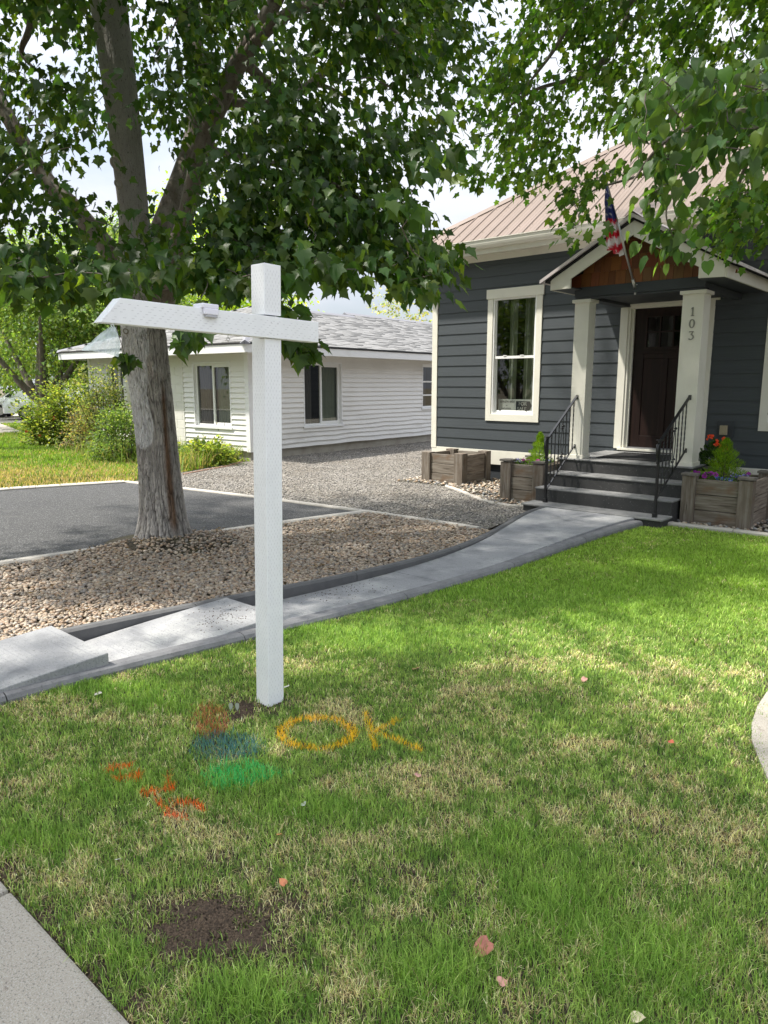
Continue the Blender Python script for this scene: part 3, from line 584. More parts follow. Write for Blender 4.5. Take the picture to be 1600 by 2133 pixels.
def metal_roof(par,x0,x1,y0,z0,k,hiptop,pitch=.228,rib=.02,name='roof',material=None):
    b=MB(); x=x0
    while x<x1-1e-6:
        xn=min(x+pitch,x1); 
        Y=lambda q: hiptop(q)
        def P(q,yy,dz=0): return (q,yy,z0+k*(yy-y0)+dz)
        b.add([P(x,y0),P(xn,y0),P(xn,Y(xn)),P(x,Y(x)),(x,y0,z0-.012),(xn,y0,z0-.012)],[(0,1,2,3),(0,4,5,1)])
        if x+.028<x1:
            t=Y(x+.014)
            if t>y0+.05:
                b.add([P(x-.004,y0-.01,.001),P(x+.032,y0-.01,.001),P(x+.022,y0-.01,rib),P(x+.006,y0-.01,rib),P(x-.004,t,.001),P(x+.032,t,.001),P(x+.022,t,rib),P(x+.006,t,rib)],[(0,3,7,4),(3,2,6,7),(2,1,5,6)])
                b.mi=1; b.add([P(x-.0,y0-.012,-.010),P(x+.03,y0-.012,-.010),P(x+.021,y0-.012,rib-.004),P(x+.007,y0-.012,rib-.004)],[(0,1,2,3)]); b.mi=0
            for f in (.35,.7):                       # small ribs in the pan
                q=x+.028+(pitch-.028)*f; t=Y(q)
                if t>y0+.05 and q<x1: b.add([P(q-.008,y0,.001),P(q,y0,.004),P(q+.008,y0,.001),P(q-.008,t,.001),P(q,t,.004),P(q+.008,t,.001)],[(0,1,4,3),(1,2,5,4)])
            yy=y0+.25                                # screws
            while yy<Y(x+.1)-.1:
                b.mi=1; q=x+.06; b.box(q-.006,q+.006,yy-.006,yy+.006,z0+k*(yy-y0),z0+k*(yy-y0)+.006); b.mi=0; yy+=.75
        x=xn
    o=b.build(name,[material or M['tanroof'],M['steel']],par); return o
half=RD/2; RZ=3.86
R_=metal_roof(H,RX0,RX1,-OV-.02,RZ,K,lambda q: -OV-.02+min(q-RX0,half,RX1-q)+1e-4)
b=MB(); zc=lambda d: RZ+K*d
b.add([(RX0,-OV,RZ),(RX0,-OV+RD,RZ),(RX0+half,-OV+half,zc(half))],[(0,1,2)])
b.add([(RX1,-OV,RZ),(RX1,-OV+RD,RZ),(RX1-half,-OV+half,zc(half))],[(0,1,2)])
b.add([(RX0,-OV+RD,RZ),(RX1,-OV+RD,RZ),(RX1-half,-OV+half,zc(half)),(RX0+half,-OV+half,zc(half))],[(0,1,2,3)]); b.build('roof_back',M['tanroof'],H)
b=MB(); 
def capline(p,q,wd=.09,r=.03):
    p,q=Vector(p),Vector(q); d=(q-p).normalized(); sx=d.cross(Vector((0,0,1))).normalized()
    b.add([p-sx*wd-Vector((0,0,wd*.45)),p+Vector((0,0,r)),p+sx*wd-Vector((0,0,wd*.45)),q-sx*wd-Vector((0,0,wd*.45)),q+Vector((0,0,r)),q+sx*wd-Vector((0,0,wd*.45)),p-sx*wd-Vector((0,0,wd*.45+.02)),p+sx*wd-Vector((0,0,wd*.45+.02))],[(0,1,4,3),(1,2,5,4),(0,6,7,2,1)])
capline((RX0,-OV,RZ+.03),(RX0+half,-OV+half,zc(half)+.03)); capline((RX0+half,-OV+half,zc(half)+.03),(RX1-half,-OV+half,zc(half)+.03)); capline((RX1,-OV,RZ+.03),(RX1-half,-OV+half,zc(half)+.03))
b.build('ridge_cap',M['tanroof'],R_)
# porch: gable roof on a dark beam and two columns
SP=-1.18; GS=.55; GZ=3.545; XE0,XE1=-2.36,.0; YF=-1.86
gz=lambda s_,dz=0: GZ-GS*abs(s_-SP)+dz
b=MB()
for (xa,xb) in ((XE0,SP),(SP,XE1)):
    n=5; 
    b.add([(xa,YF,gz(xa)),(xb,YF,gz(xb)),(xb,-.02,gz(xb)),(xa,-.02,gz(xa)),(xa,YF,gz(xa)-.014),(xb,YF,gz(xb)-.014),(xb,-.02,gz(xb)-.014),(xa,-.02,gz(xa)-.014)],[(0,1,2,3),(4,7,6,5),(0,4,5,1),(2,6,7,3),(0,3,7,4),(1,5,6,2)])
    y=YF+.02
    while y<-.05:
        b.add([(xa,y,gz(xa)+.001),(xa,y+.006,gz(xa)+.02),(xa,y+.024,gz(xa)+.02),(xa,y+.03,gz(xa)+.001),(xb,y,gz(xb)+.001),(xb,y+.006,gz(xb)+.02),(xb,y+.024,gz(xb)+.02),(xb,y+.03,gz(xb)+.001)],[(0,1,5,4),(1,2,6,5),(2,3,7,6),(0,3,2,1)]); y+=.228
b.add([(SP-.12,YF-.01,gz(SP-.12,.028)),(SP,YF-.01,GZ+.05),(SP+.12,YF-.01,gz(SP+.12,.028)),(SP-.12,-.02,gz(SP-.12,.028)),(SP,-.02,GZ+.05),(SP+.12,-.02,gz(SP+.12,.028))],[(0,1,4,3),(1,2,5,4)])
for xa,sg_ in ((XE0,1),(XE1,-1)):                    # folded gable trim along the front edge
    q=[(xa,YF-.012,gz(xa,.022)),(SP,YF-.012,GZ+.022),(SP,YF-.012,GZ-.02),(xa,YF-.012,gz(xa,-.02)),(xa,YF+.03,gz(xa,.022)),(SP,YF+.03,GZ+.022)]
    b.add(q,[(0,1,2,3),(0,1,5,4)])
b.build('porch_roof',M['porchroof'],H)
b=MB()                                               # dark deck under the metal
for xa,xb in ((XE0+.06,SP),(SP,XE1-.06)): b.add([(xa,YF+.03,gz(xa,-.015)),(xb,YF+.03,gz(xb,-.015)),(xb,-.0,gz(xb,-.015)),(xa,-.0,gz(xa,-.015)),(xa,YF+.03,gz(xa,-.045)),(xb,YF+.03,gz(xb,-.045)),(xb,-.0,gz(xb,-.045)),(xa,-.0,gz(xa,-.045))],[(0,1,2,3),(4,5,6,7),(0,1,5,4),(0,3,7,4),(1,2,6,5)])
b.build('roof_deck',M['dark'],H)
rb=lambda s_: 2.914-.0+ .55*(s_+1.96) if s_<SP else 2.895+.55*(-.407-s_)
for sd in (0,1):
    b=MB()
    if sd==0: poly=[(-2.23,2.795),(-1.96,2.795),(-1.96,2.914),(SP,3.343),(SP,gz(SP,-.047)),(-2.23,gz(-2.23,-.047))]
    else: poly=[(-.13,2.765),(-.407,2.775),(-.407,2.895),(SP+.0005,3.320),(SP+.0005,gz(SP,-.047)),(-.13,gz(-.13,-.047))]
    b.prism(poly,-1.80,-1.775,'y'); b.build('rake_board',M['cream'],H,bevel=.002)
b=MB(); b.box(-.132,-.107,-1.774,-.02,2.765,gz(-.12,-.05)); b.box(-2.255,-2.232,-1.774,-.02,2.795,gz(-2.24,-.05)); b.build('eave_board',M['cream'],H)
b=MB(); b.box(-2.23,-1.95,-1.77,-.02,2.80,2.812); b.box(-.42,-.133,-1.77,-.02,2.772,2.785)
b.box(-2.05,-.42,-1.50,-1.36,2.715,2.835); b.box(-2.04,-.43,-1.48,-1.38,2.69,2.714); b.box(-2.05,-1.91,-1.36,-.0,2.70,2.80); b.box(-.56,-.42,-1.36,0,2.70,2.772)
b.build('porch_beam',M['siding_flat'],H,bevel=.003)
b=MB(); b.box(-1.91,-.56,-1.36,-.0,2.74,2.755); b.build('porch_ceiling',M['siding_flat'],H)
b=MB(); z=2.836; row=0
b.add([(-2.23,-1.472,2.80),(-.15,-1.472,2.80),(SP,-1.472,GZ-.06)],[(0,1,2)])
while z<3.45:
    x=-2.2+random.uniform(-.05,0); zt=z+.168
    while x<-.14:
        wd=random.uniform(.075,.15); xa,xb=x+.002,x+wd-.002; lim=lambda q: GZ-.075-GS*abs(q-SP)
        b.cur=(*[c*random.uniform(.8,1.25) for c in random.choice([(.17,.062,.018),(.205,.078,.022),(.14,.05,.016),(.18,.07,.024)])],1)
        a1,a2=min(zt,lim(xa)),min(zt,lim(xb))
        if min(a1,a2)>z+.01: b.add([(xa,-1.496,z),(xb,-1.496,z),(xb,-1.480,a2),(xa,-1.480,a1),(xa,-1.473,z),(xb,-1.473,z),(xb,-1.473,a2),(xa,-1.473,a1)],[(0,1,2,3),(0,4,5,1),(0,3,7,4),(1,5,6,2)])
        x+=wd
    z=zt; row+=1
b.build('gable_shingles',M['shingle'],H,colored=True)
for (x0,x1,wd,right) in ((-2.062,-1.862,.2,0),(-.682,-.437,.245,1)):
    b=MB(); y0=-1.45; y1=y0+wd; z0=.612
    b.box(x0,x1,y0,y1,z0+.05,2.65); b.box(x0-.014,x1+.014,y0-.014,y1+.014,z0,z0+.055); b.box(x0-.028,x1+.028,y0-.028,y1+.028,2.648,2.689)
    c=b.build('porch_column',M['cream'],H,bevel=.003)
    if right:
        def strokes(dig,zc_):
            q=MB(); X=-.553; y=-1.4535; hh=.05
            def rib(P,wv):
                P=[Vector((p[0],0,p[1])) for p in P]; vs=[]
                for i,p in enumerate(P):
                    d=(P[min(i+1,len(P)-1)]-P[max(i-1,0)]).normalized(); nn=Vector((-d.z,0,d.x)); ww=wv[i] if hasattr(wv,'__len__') else wv
                    for yy in (y-.006,y+.001):
                        vs+= [(X+p.x+nn.x*ww,yy,zc_+p.z+nn.z*ww),(X+p.x-nn.x*ww,yy,zc_+p.z-nn.z*ww)]
                k=4; fs=[]
                for i in range(len(P)-1): a=i*k; c_=a+k; fs+=[(a,a+1,c_+1,c_),(a+2,c_+2,c_+3,a+3),(a,c_,c_+2,a+2),(a+1,a+3,c_+3,c_+1)]
                fs+=[(0,2,3,1)]; q.add(vs,fs)
            if dig=='1': rib([(0,-hh),(0,hh)],.0075); rib([(0,hh-.004),(-.02,hh-.022)],[.008,.003]); rib([(-.018,-hh+.004),(.018,-hh+.004)],.0045)
            if dig=='0':
                n=20; rib([(.026*math.cos(2*math.pi*i/n),hh*math.sin(2*math.pi*i/n)*.94) for i in range(n+1)],[.0045+.004*abs(math.cos(2*math.pi*i/n)) for i in range(n+1)])
            if dig=='3': rib([(-.022,hh-.014),(-.020,hh-.004),(.024,hh-.004)],.0045); rib([(.024,hh-.004),(-.004,.008)],.004); rib([(-.004,.010),(.012,.006),(.024,-.008),(.026,-.022),(.016,-.038),(0,-hh+.003),(-.016,-.044),(-.026,-.034)],[.004,.006,.008,.008,.007,.0055,.006,.008])
            q.build('house_number',M['numb'],c)
        strokes('1',2.447); strokes('0',2.309); strokes('3',2.172)
# door
b=MB(); x0,x1,z0,z1=-2.05,-.745,.66,2.84
b.box(x0,x0+.115,-.026,.03,z0,z1-.125); b.box(x1-.115,x1,-.026,.03,z0,z1-.125); b.box(x0-.02,x1+.06,-.036,.03,z1-.125,z1)
b.box(x0+.115,x0+.150,-.012,.10,z0,z1-.125); b.box(x0+.150,x0+.19,.02,.10,z0,z1-.165); b.box(x1-.150,x1-.115,-.012,.10,z0,z1-.125); b.box(x1-.19,x1-.150,.02,.10,z0,z1-.165); b.box(x0+.150,x1-.150,-.010,.10,z1-.165,z1-.125)
b.box(x0+.07,x1-.07,-.06,.10,.640,.672)
DF=b.build('door_frame',M['cream'],H,bevel=.003)
dx0,dx1,dz0,dz1=x0+.19,x1-.19,.69,z1-.165
D_=MB(); yb=.055
lit=(-1.675,-1.115); lz=(2.13,2.55); dd=.020
def panel(x0_,x1_,z0_,z1_): D_.box(x0_,x1_,yb+.012,yb+.03,z0_,z1_)
D_.box(dx0,lit[0]-.03,yb,yb+.045,dz0,dz1); D_.box(lit[1]+.03,dx1,yb,yb+.045,dz0,dz1); D_.box(lit[0]-.03,lit[1]+.03,yb,yb+.045,lz[1]+.03,dz1); D_.box(lit[0]-.03,lit[1]+.03,yb,yb+.045,1.97,lz[0]-.03); D_.box(lit[0]-.03,lit[1]+.03,yb,yb+.045,dz0,.86)
D_.box(-1.44,-1.35,yb,yb+.045,.86,1.97); panel(lit[0]-.03,-1.44,.86,1.97); panel(-1.35,lit[1]+.03,.86,1.97)
D_.box(lit[0]-.08,lit[1]+.08,yb-.02,yb,2.045,2.075)
DR=D_.build('door',M['door'],H,bevel=.003)
b=MB(); 
b.box(lit[0]-.03,lit[0],yb-.008,yb+.03,lz[0]-.03,lz[1]+.03); b.box(lit[1],lit[1]+.03,yb-.008,yb+.03,lz[0]-.03,lz[1]+.03); b.box(lit[0],lit[1],yb-.008,yb+.03,lz[1],lz[1]+.03); b.box(lit[0],lit[1],yb-.008,yb+.03,lz[0]-.03,lz[0])
for k in (1,2): q=lit[0]+(lit[1]-lit[0])*k/3; b.box(q-.011,q+.011,yb-.006,yb+.03,lz[0],lz[1])
zm=(lz[0]+lz[1])/2; b.box(lit[0],lit[1],yb-.004,yb+.028,zm-.011,zm+.011); b.build('glazing_bars',M['door'],DR)
b=MB(); b.add([(lit[0],yb+.02,lz[0]),(lit[1],yb+.02,lz[0]),(lit[1],yb+.02,lz[1]),(lit[0],yb+.02,lz[1])],[(0,1,2,3)]); b.build('pane',M['glassdk'],DR)
b=MB(); b.box(dx0,dx1,-.04,.09,.673,.688); b.build('threshold',M['steel'],DR)
b=MB(); b.tube([(-.99,yb,1.62),(-.99,yb-.05,1.62)],.025,12); b.tube([(-.99,yb-.05,1.62),(-.99,yb-.07,1.62)],.03,12); b.build('door_knob',M['steel'],DR)
# outlet box on the wall
b=MB(); b.box(-.60,-.385,-.028,0,.885,1.115); OB=b.build('outlet_block',M['siding_flat'],H,bevel=.004)
b=MB(); b.box(-.545,-.455,-.085,-.028,.93,1.055); b.box(-.515,-.485,-.093,-.085,.95,1.03); b.build('outlet_cover',mat('beige_plastic',(.34,.29,.19),.4),OB,bevel=.012)
b=MB(); b.tube([(-5.30,-.03,3.52),(-5.30,-.10,3.50)],.018,10); b.lathe([(.03,3.44),(.035,3.47),(.03,3.51)],12,(-5.30,-.12,0)); b.build('eave_camera',M['black'],H)
# ================================================================== STEPS, RAILS, MAT
T=thing('porch_steps','dark grey painted concrete steps and landing below the front door','steps',(*HO,0),HA)
b=MB(); A,B_=-2.16,-.405
b.prism([(.0,-.1),(-2.44,-.1),(-2.44,.088),(-2.44,.098),(-2.13,.102),(-2.13,.272),(-1.84,.276),(-1.84,.442),(-1.51,.446),(-1.51,.608),(0.0,.612)],A,B_,'x')
b.build('steps',M['stepconc'],T,bevel=.008)
b=MB(); b.box(A-.02,B_+.02,-2.46,-2.135,.088,.112); b.box(A-.012,B_+.012,-2.134,-1.855,.262,.284); b.box(A-.012,B_+.012,-1.855,-1.525,.430,.452); b.box(A-.008,B_+.008,-1.525,-.02,.600,.620); b.build('tread',mat('tread_concrete',(.22,.22,.215),.75,noise=[((8,8,8),(.13,.13,.13),.45,.75,5),((90,90,90),(.36,.36,.35),.6,.75,2)],bump=[((70,70,70),.002,4)]),T,bevel=.006)
dm=thing('door_mat','black rubber mat with a ribbed border in front of the door','doormat',HF(-1.27,.66,.6205),HA)
b=MB(); b.box(-.52,.36,-.52,.40,0,.010); 
for i in range(22): b.box(-.50+i*.039,-.475+i*.039,.27,.38,.010,.014)
b.build('mat',M['mat'],dm,bevel=.003)
def handrail(x,label,yn,zt_n,yc,zt_c,zb_c,zb_n,zbase):
    r=thing('handrail',label,'handrail',HF(x,-yn,zbase),HA,'iron handrails of the porch steps'); Z=lambda z: z-zbase; L_=abs(yc-yn)
    b=MB(); b.box(-.014,.014,-.014,.014,0,Z(zt_n)+.02); b.box(-.024,.024,-.024,.024,0,.06); b.box(-.035,.035,-.035,.035,0,.006)
    b.build('newel_post',M['black'],r,bevel=.002)
    b=MB(); b.box(-.032,.032,-.03,.03,Z(zt_n)+.02,Z(zt_n)+.028)
    b.tube([(0,-.014,Z(zt_n)-.02),(0,-.05,Z(zt_n)-.03),(0,-.058,Z(zt_n)-.09),(0,-.045,Z(zt_n)-.16),(0,-.03,Z(zt_n)-.21),(0,-.05,Z(zt_n)-.235)],[.016,.017,.016,.012,.008,.010],8); b.build('lambs_tongue',M['black'],r,smooth=True)
    def rail(za,zb_,w_,h_,nm):
        q=MB(); q.add([(sx*w_,yy,zz+dz*h_) for yy,zz in ((0.,za),(L_,zb_)) for sx in (-1,1) for dz in (-1,1)],[(0,1,3,2),(4,6,7,5),(0,4,5,1),(2,3,7,6),(1,5,7,3),(0,2,6,4)])
        q.box(-w_*1.1,w_*1.1,L_-.008,L_,zb_-.045,zb_+h_*1.4)
        return q.build(nm,M['black'],r,bevel=.003)
    rail(Z(zt_n),Z(zt_c),.0165,.010,'top_rail'); rail(Z(zb_n),Z(zb_c),.011,.0075,'bottom_rail')
    n=7
    for i in range(1,n+1):
        f=i/(n+1)+.02; y=L_*f; zt=Z(zt_n)+(zt_c-zt_n)*f; zb_=Z(zb_n)+(zb_c-zb_n)*f; q=MB(); k=26; pts=[(0,y,zb_+(zt-zb_)*j/k) for j in range(k+1)]
        if i==4:
            for sg_ in (-1,1): q.tube([(0,y+sg_*.038*math.sin(math.pi*j/12),zb_+(zt-zb_)*(.22+.56*j/12)) for j in range(13)],.005,6)
            q.tube([(0,y,zb_),(0,y,zb_+(zt-zb_)*.24)],.006,6); q.tube([(0,y,zb_+(zt-zb_)*.76),(0,y,zt)],.006,6)
            for fz in (.22,.78):
                for sg_ in (-1,1):
                    for s2 in (-1,1): q.lathe([(.004,-.014),(.012,-.006),(.014,0),(.012,.007),(.003,.014)],8,(s2*.006,y+sg_*.02,zb_+(zt-zb_)*fz+s2*.015))
            q.build('scroll',M['black'],r,smooth=True)
        else:
            vs=[];a0=0
            for j,p in enumerate(pts):
                g=j/k; tw=0 if g<.12 or g>.88 else (g-.12)*math.pi*5
                for c4 in range(4):
                    th=tw+math.pi/4+c4*math.pi/2; vs.append((p[0]+.0085*math.cos(th),p[1]+.0085*math.sin(th),p[2]))
            q.add(vs,[(j*4+c4,j*4+(c4+1)%4,(j+1)*4+(c4+1)%4,(j+1)*4+c4) for j in range(k) for c4 in range(4)]); q.build('baluster',M['black'],r)
    return r
handrail(-1.972,'black wrought iron handrail up to the left porch column',-2.215,.925,-1.45,1.45,.80,.262,.100)
handrail(-.515,'black wrought iron handrail up to the right porch column, beside the house number',-2.34,.965,-1.45,1.462,.828,.31,.100)
# ================================================================== WHITE HOUSE
Wt=thing('white_house','low white vinyl sided house with pale shingle hip roof and sliding windows','house',(*WO,0),WA)
WZ0,WZ1=.20,2.30; WXL=-6.15; WYD=17.
def ws(x,z):                                        # buckled courses low on the side wall
    k=math.exp(-((z-.55)/.42)**2)*(0.5+.5*math.sin(x*1.1+.8)**2)*(1 if x>.6 else .2)
    a=float(fbm(np.array([x*2.6]),np.array([z*7.]),31,3)[0])-.5
    return (a*.032*k*(1 if z<1.35 else .25), (float(fbm(np.array([x*1.5+9]),np.array([z*3.]),77,2)[0])-.5)*.055*k)
sideop=[(1.62,2.96,.63,2.12),(6.32,7.55,.93,2.16)]; frontop=[(-1.84,-.55,.66,2.09),(-5.3,-4.55,.66,2.09)]
b=MB(); lap(b,.09,WYD,WZ0,WZ1,.112,sideop,y=0.,outn=1,axis='y',lip=.028,thin=.0,sag=ws)
lap(b,-2.18,-.09,WZ0,WZ1,.112,frontop,y=0.,lip=.024,thin=.0,sag=ws); lap(b,WXL+.09,-4.46,WZ0,WZ1,.112,frontop,y=0.,lip=.024,thin=.0)
b.box(WXL,WXL+.05,.09,WYD,WZ0,WZ1); b.box(WXL,0,WYD-.05,WYD,WZ0,WZ1)
b.build('wall',M['vinylsiding'],Wt)
b=MB(); z=WZ0; r=0
while z<WZ1-.02:
    x=-4.46-(.2 if r%2 else 0)
    while x<-2.18:
        xa,xb=max(x,-4.46),min(x+.4,-2.18); 
        if xb-xa>.02: b.box(xa+.003,xb-.003,-.03,.05,z+.003,min(z+.2,WZ1)-.003)
        x+=.4
    z+=.2; r+=1
b.box(-4.46,-2.18,-.024,.05,WZ0,WZ1); b.build('block_panel',M['block'],Wt,bevel=.004)
b=MB(); b.box(-.09,.032,-.028,.0,WZ0-.02,WZ1); b.box(-.0,.032,.0,.09,WZ0-.02,WZ1); b.build('corner_post',M['white'],Wt,bevel=.002)
b=MB(); b.box(WXL-.01,WXL+.09,-.028,.0,WZ0-.02,WZ1); b.box(WXL-.01,WXL,.0,.09,WZ0-.02,WZ1); b.build('corner_post',M['white'],Wt,bevel=.002)
b=MB(); b.box(WXL+.03,-.03,.03,.12,-.12,WZ0+.01); b.box(-.14,-.03,.12,WYD-.03,-.12,WZ0+.01); b.build('foundation',M['found'],Wt)
def slider(x0,x1,z0,z1,face,split=.5,grid=False,curt=0):
    """sliding window in a deep frame; face 'f' front wall, 's' side wall"""
    def tr(o):
        if face=='s': o.rotation_euler=(0,0,math.pi/2)
        return o
    b=MB(); d=.10
    b.box(x0,x0+.035,-.02,d,z0,z1); b.box(x1-.035,x1,-.02,d,z0,z1); b.box(x0+.035,x1-.035,-.02,d,z1-.04,z1); b.box(x0-.03,x1+.03,-.045,d,z0-.02,z0+.03)
    W=tr(b.build('window',M['white'],Wt,bevel=.002)); b=MB(); a,c,e,g=x0+.035,x1-.035,z0+.03,z1-.04; y=.05
    for q in ((a,a+.04,e,g),(c-.04,c,e,g),(a+.04,c-.04,e,e+.045),(a+.04,c-.04,g-.04,g)): b.box(q[0],q[1],y,y+.05,q[2],q[3])
    b.build('frame',M['vinyl'],W,bevel=.002); m_=a+(c-a)*split; b=MB()
    if not grid:
        b.box(m_-.025,m_+.025,y-.012,y+.03,e+.045,g-.04); b.box(m_+.025,c-.04,y-.012,y+.03,e+.045,e+.085); b.box(m_+.025,c-.04,y-.012,y+.03,g-.075,g-.04); b.box(c-.075,c-.04,y-.012,y+.03,e+.085,g-.075)
    else:
        for zz in (.30,.62): b.box(a+.04,c-.04,y-.01,y+.03,e+(g-e)*zz-.02,e+(g-e)*zz+.02)
        b.box(a+.04,a+.075,y-.01,y+.03,e+.04,g-.04)
    b.build('sash',M['vinyl'],W,bevel=.002)
    for xa,xb in ((a+.04,m_),(m_,c-.04)):
        b=MB(); b.add([(xa,y+.02,e),(xb,y+.02,e),(xb,y+.02,g),(xa,y+.02,g)],[(0,1,2,3)]); b.build('pane',M['glass'],W)
    room(W,a,c,e,g,y+.02,.5)
    b=MB(); n=40; vs=[]
    for xa,xb,mi in ((a,a+(m_-a)*.62,1),(m_+.03,c,0)):
        vs=[]; 
        for k in range(n+1):
            q=k/n; vs+=[(xa+(xb-xa)*q,y+.09+.014*math.sin(q*28),e),(xa+(xb-xa)*q,y+.09+.014*math.sin(q*28),g)]
        b.mi=mi; b.add(vs,[(2*k,2*k+2,2*k+3,2*k+1) for k in range(n)])
    b.build('curtain',[M['curtain'],M['curtain_d']] if curt==0 else [mat('plum_curtain',(.16,.05,.08),.9),mat('navy_blind',(.06,.07,.12),.9)],W,smooth=True)
    return W
slider(-1.84,-.55,.66,2.09,'f',.5); slider(-5.3,-4.55,.66,2.09,'f',.62)
slider(1.62,2.96,.63,2.12,'s',.48); slider(6.32,7.55,.93,2.16,'s',.5,True,1)
OH=.45; ex0,ex1,ey0,ey1=WXL-OH-.15,OH,-OH,WYD+OH; EZ_=2.24
b=MB(); b.box(ex0+.02,ex1-.02,ey0+.02,0.,2.285,2.30); b.box(.0,ex1-.02,0.,ey1,2.285,2.30); b.box(ex0+.02,WXL,0.,ey1,2.285,2.30); b.build('soffit',mat('soffit',(.52,.50,.45),.7),Wt)
b=MB(); 
for (q0,q1) in ((ex0,-4.9),(-4.9,-1.5),(-1.5,ex1)): b.box(q0+.001,q1-.002,ey0-.02,ey0,2.235,2.40)
for (q0,q1) in ((ey0-.02,2.0),(2.0,5.0),(5.0,8),(8,11),(11,ey1)): b.box(ex1,ex1+.02,q0+.002,q1-.001,2.235,2.40)
b.box(ex0-.02,ex0,ey0-.02,ey1,2.235,2.40); b.build('fascia',M['white'],Wt)
b=MB(); b.box(ex0-.03,ex1+.03,ey0-.035,ey0-.0,2.402,2.432); b.box(ex1+.0,ex1+.035,ey0+.0,ey1,2.402,2.432); b.box(ex0-.035,ex0-.001,ey0,ey1,2.402,2.432); b.build('drip_edge',M['dark'],Wt)
xm=(ex0+ex1)/2; KW=.335; hw=(ex1-ex0)/2+.03; RZ0=2.435
RF=MB()
def course(x_edge,sgn,yfun0,yfun1,z0,k,n,ex,rand=True,axis='x',ybreak=None):
    """shingle tabs in real overlapping courses; d = distance up the slope from the eave"""
    for i in range(n):
        d0=i*ex; d1=d0+ex; lo,hi=yfun0(d0+ex*.5),yfun1(d0+ex*.5)
        if hi-lo<.05: continue
        q=lo+random.uniform(-.3,0)
        while q<hi:
            wd=random.uniform(.22,.42) if rand else .33; a,c=max(q,lo)+.004,min(q+wd,hi)-.004; q+=wd
            if c-a<.03: continue
            f=random.uniform(.86,1.06); RF.cur=(.235*f,.232*f,.225*f,1); th=random.choice((.010,.015,.024))
            def P(dd,yy,dz): 
                if axis=='x': return (x_edge-sgn*dd,yy,z0+k*dd+dz)
                return (yy,x_edge-sgn*dd,z0+k*dd+dz)
            RF.add([P(d0,a,th),P(d0,c,th),P(d1+.01,c,.004),P(d1+.01,a,.004),P(d0,a,-.004),P(d0,c,-.004)],[(0,1,2,3),(0,4,5,1),(0,3,4),(1,5,2)])
ncs=int(hw/.135)
YB=7.1
course(ex1+.03,1,lambda d: ey0-.03+d,lambda d: YB,RZ0,KW,ncs,.135)
RF.cur=(.5,.48,.48,1)
# higher back part of the roof
course(ex1+.031,1,lambda d: YB,lambda d: ey1,RZ0,KW,ncs+3,.135)
course(ex0-.03,-1,lambda d: ey0-.03+d,lambda d: ey1,RZ0,KW,int(hw/.30),.30)
course(ey0-.03,-1,lambda d: ex0-.03+d,lambda d: ex1+.03-d,RZ0,KW,ncs,.135,axis='y')
zr=RZ0+KW*hw
RF.cur=(.3,.29,.29,1)
RF.add([(ex0,ey0,RZ0-.012),(ex1,ey0,RZ0-.012),(ex1,ey1,RZ0-.012),(ex0,ey1,RZ0-.012),(xm,ey0+hw,zr-.012),(xm,ey1,zr-.012)],[(0,1,4),(1,2,5,4),(0,4,5,3)])
xk=xm-.36; zk=zr+KW*.36
RF.add([(xm-.9,YB,zr-.31),(xm+.3,YB,zr-.11),(xk,YB,zk),(xm-.9,ey1,zr-.31),(xk,ey1,zk)],[(0,1,2),(0,2,4,3)])
RFo=RF.build('roof',M['asphshingle'],Wt,colored=True)
b=MB(); capline((xm,ey0+hw-.1,zr+.02),(xm,YB,zr+.02),.10,.02); capline((xk,YB,zk+.02),(xk,ey1,zk+.02),.10,.02); capline((ex1+.03,ey0-.03,RZ0+.02),(xm,ey0+hw,zr+.02),.1,.02); capline((ex0-.03,ey0-.03,RZ0+.02),(xm,ey0+hw,zr+.02),.1,.02)
b.build('ridge_cap',mat('ridge_shingle',(.22,.22,.24),.9),RFo)
b=MB(); b.tube([(-2.35,11.6,3.2),(-2.35,11.6,3.83)],.075,12); b.tube([(-2.35,11.6,3.80),(-2.35,11.6,3.86)],.095,12); b.build('flue_pipe',M['rust'],RFo)
# ================================================================== SIGN POST
PB=(-.58,3.37); PA=math.radians(90-42)              # local x = along the arm to the right-far end
sp=thing('sign_post','tall white wooden yard sign post with a long horizontal arm, its sign board missing','sign post',(*PB,0),PA)
sp.rotation_euler=(0,math.radians(1.35),PA)
def dashes(b,x0,x1,z0,z1,face,horiz=False):
    """staggered incision marks of treated timber"""
    b.mi=1; n=0
    if not horiz:
        col=0; x=x0+.008
        while x<x1-.006:
            z=z0+.01+(col%2)*.016
            while z<z1-.02:
                if random.random()<.9:
                    q=x+random.uniform(-.0012,.0012); h=random.uniform(.007,.013); 
                    if face=='L': b.add([(-.0006,q-.0007,z),(-.0006,q+.0007,z),(-.0006,q+.0007,z+h),(-.0006,q-.0007,z+h)],[(0,3,2,1)])
                    else: b.add([(q-.0007,face,z),(q+.0007,face,z),(q+.0007,face,z+h),(q-.0007,face,z+h)],[(0,1,2,3)])
                z+=.032
            x+=.0095; col+=1
    else:
        row=0; z=z0+.010
        while z<z1-.008:
            x=x0+.01+(row%3)*.012
            while x<x1-.02:
                if random.random()<.85 and x>x0+.0+(z-z0)*.9: h=random.uniform(.008,.014); b.add([(x,face,z-.0007),(x+h,face,z-.0007),(x+h,face,z+.0007),(x,face,z+.0007)],[(0,1,2,3)])
                x+=.036
            z+=.0105; row+=1
    b.mi=0
PW=.098
b=MB(); b.box(0,PW,0,PW,-.35,1.812); b.box(0,PW,.045,PW,1.812,1.918); b.box(0,PW,0,PW,1.920,2.148)
dashes(b,0,PW,.02,1.80,-.0006); dashes(b,0,PW,1.925,2.14,-.0006); dashes(b,0,PW,.02,1.80,'L'); dashes(b,0,PW,1.925,2.14,'L')
b.build('post',[M['postwhite'],M['incise']],sp,bevel=.0025)
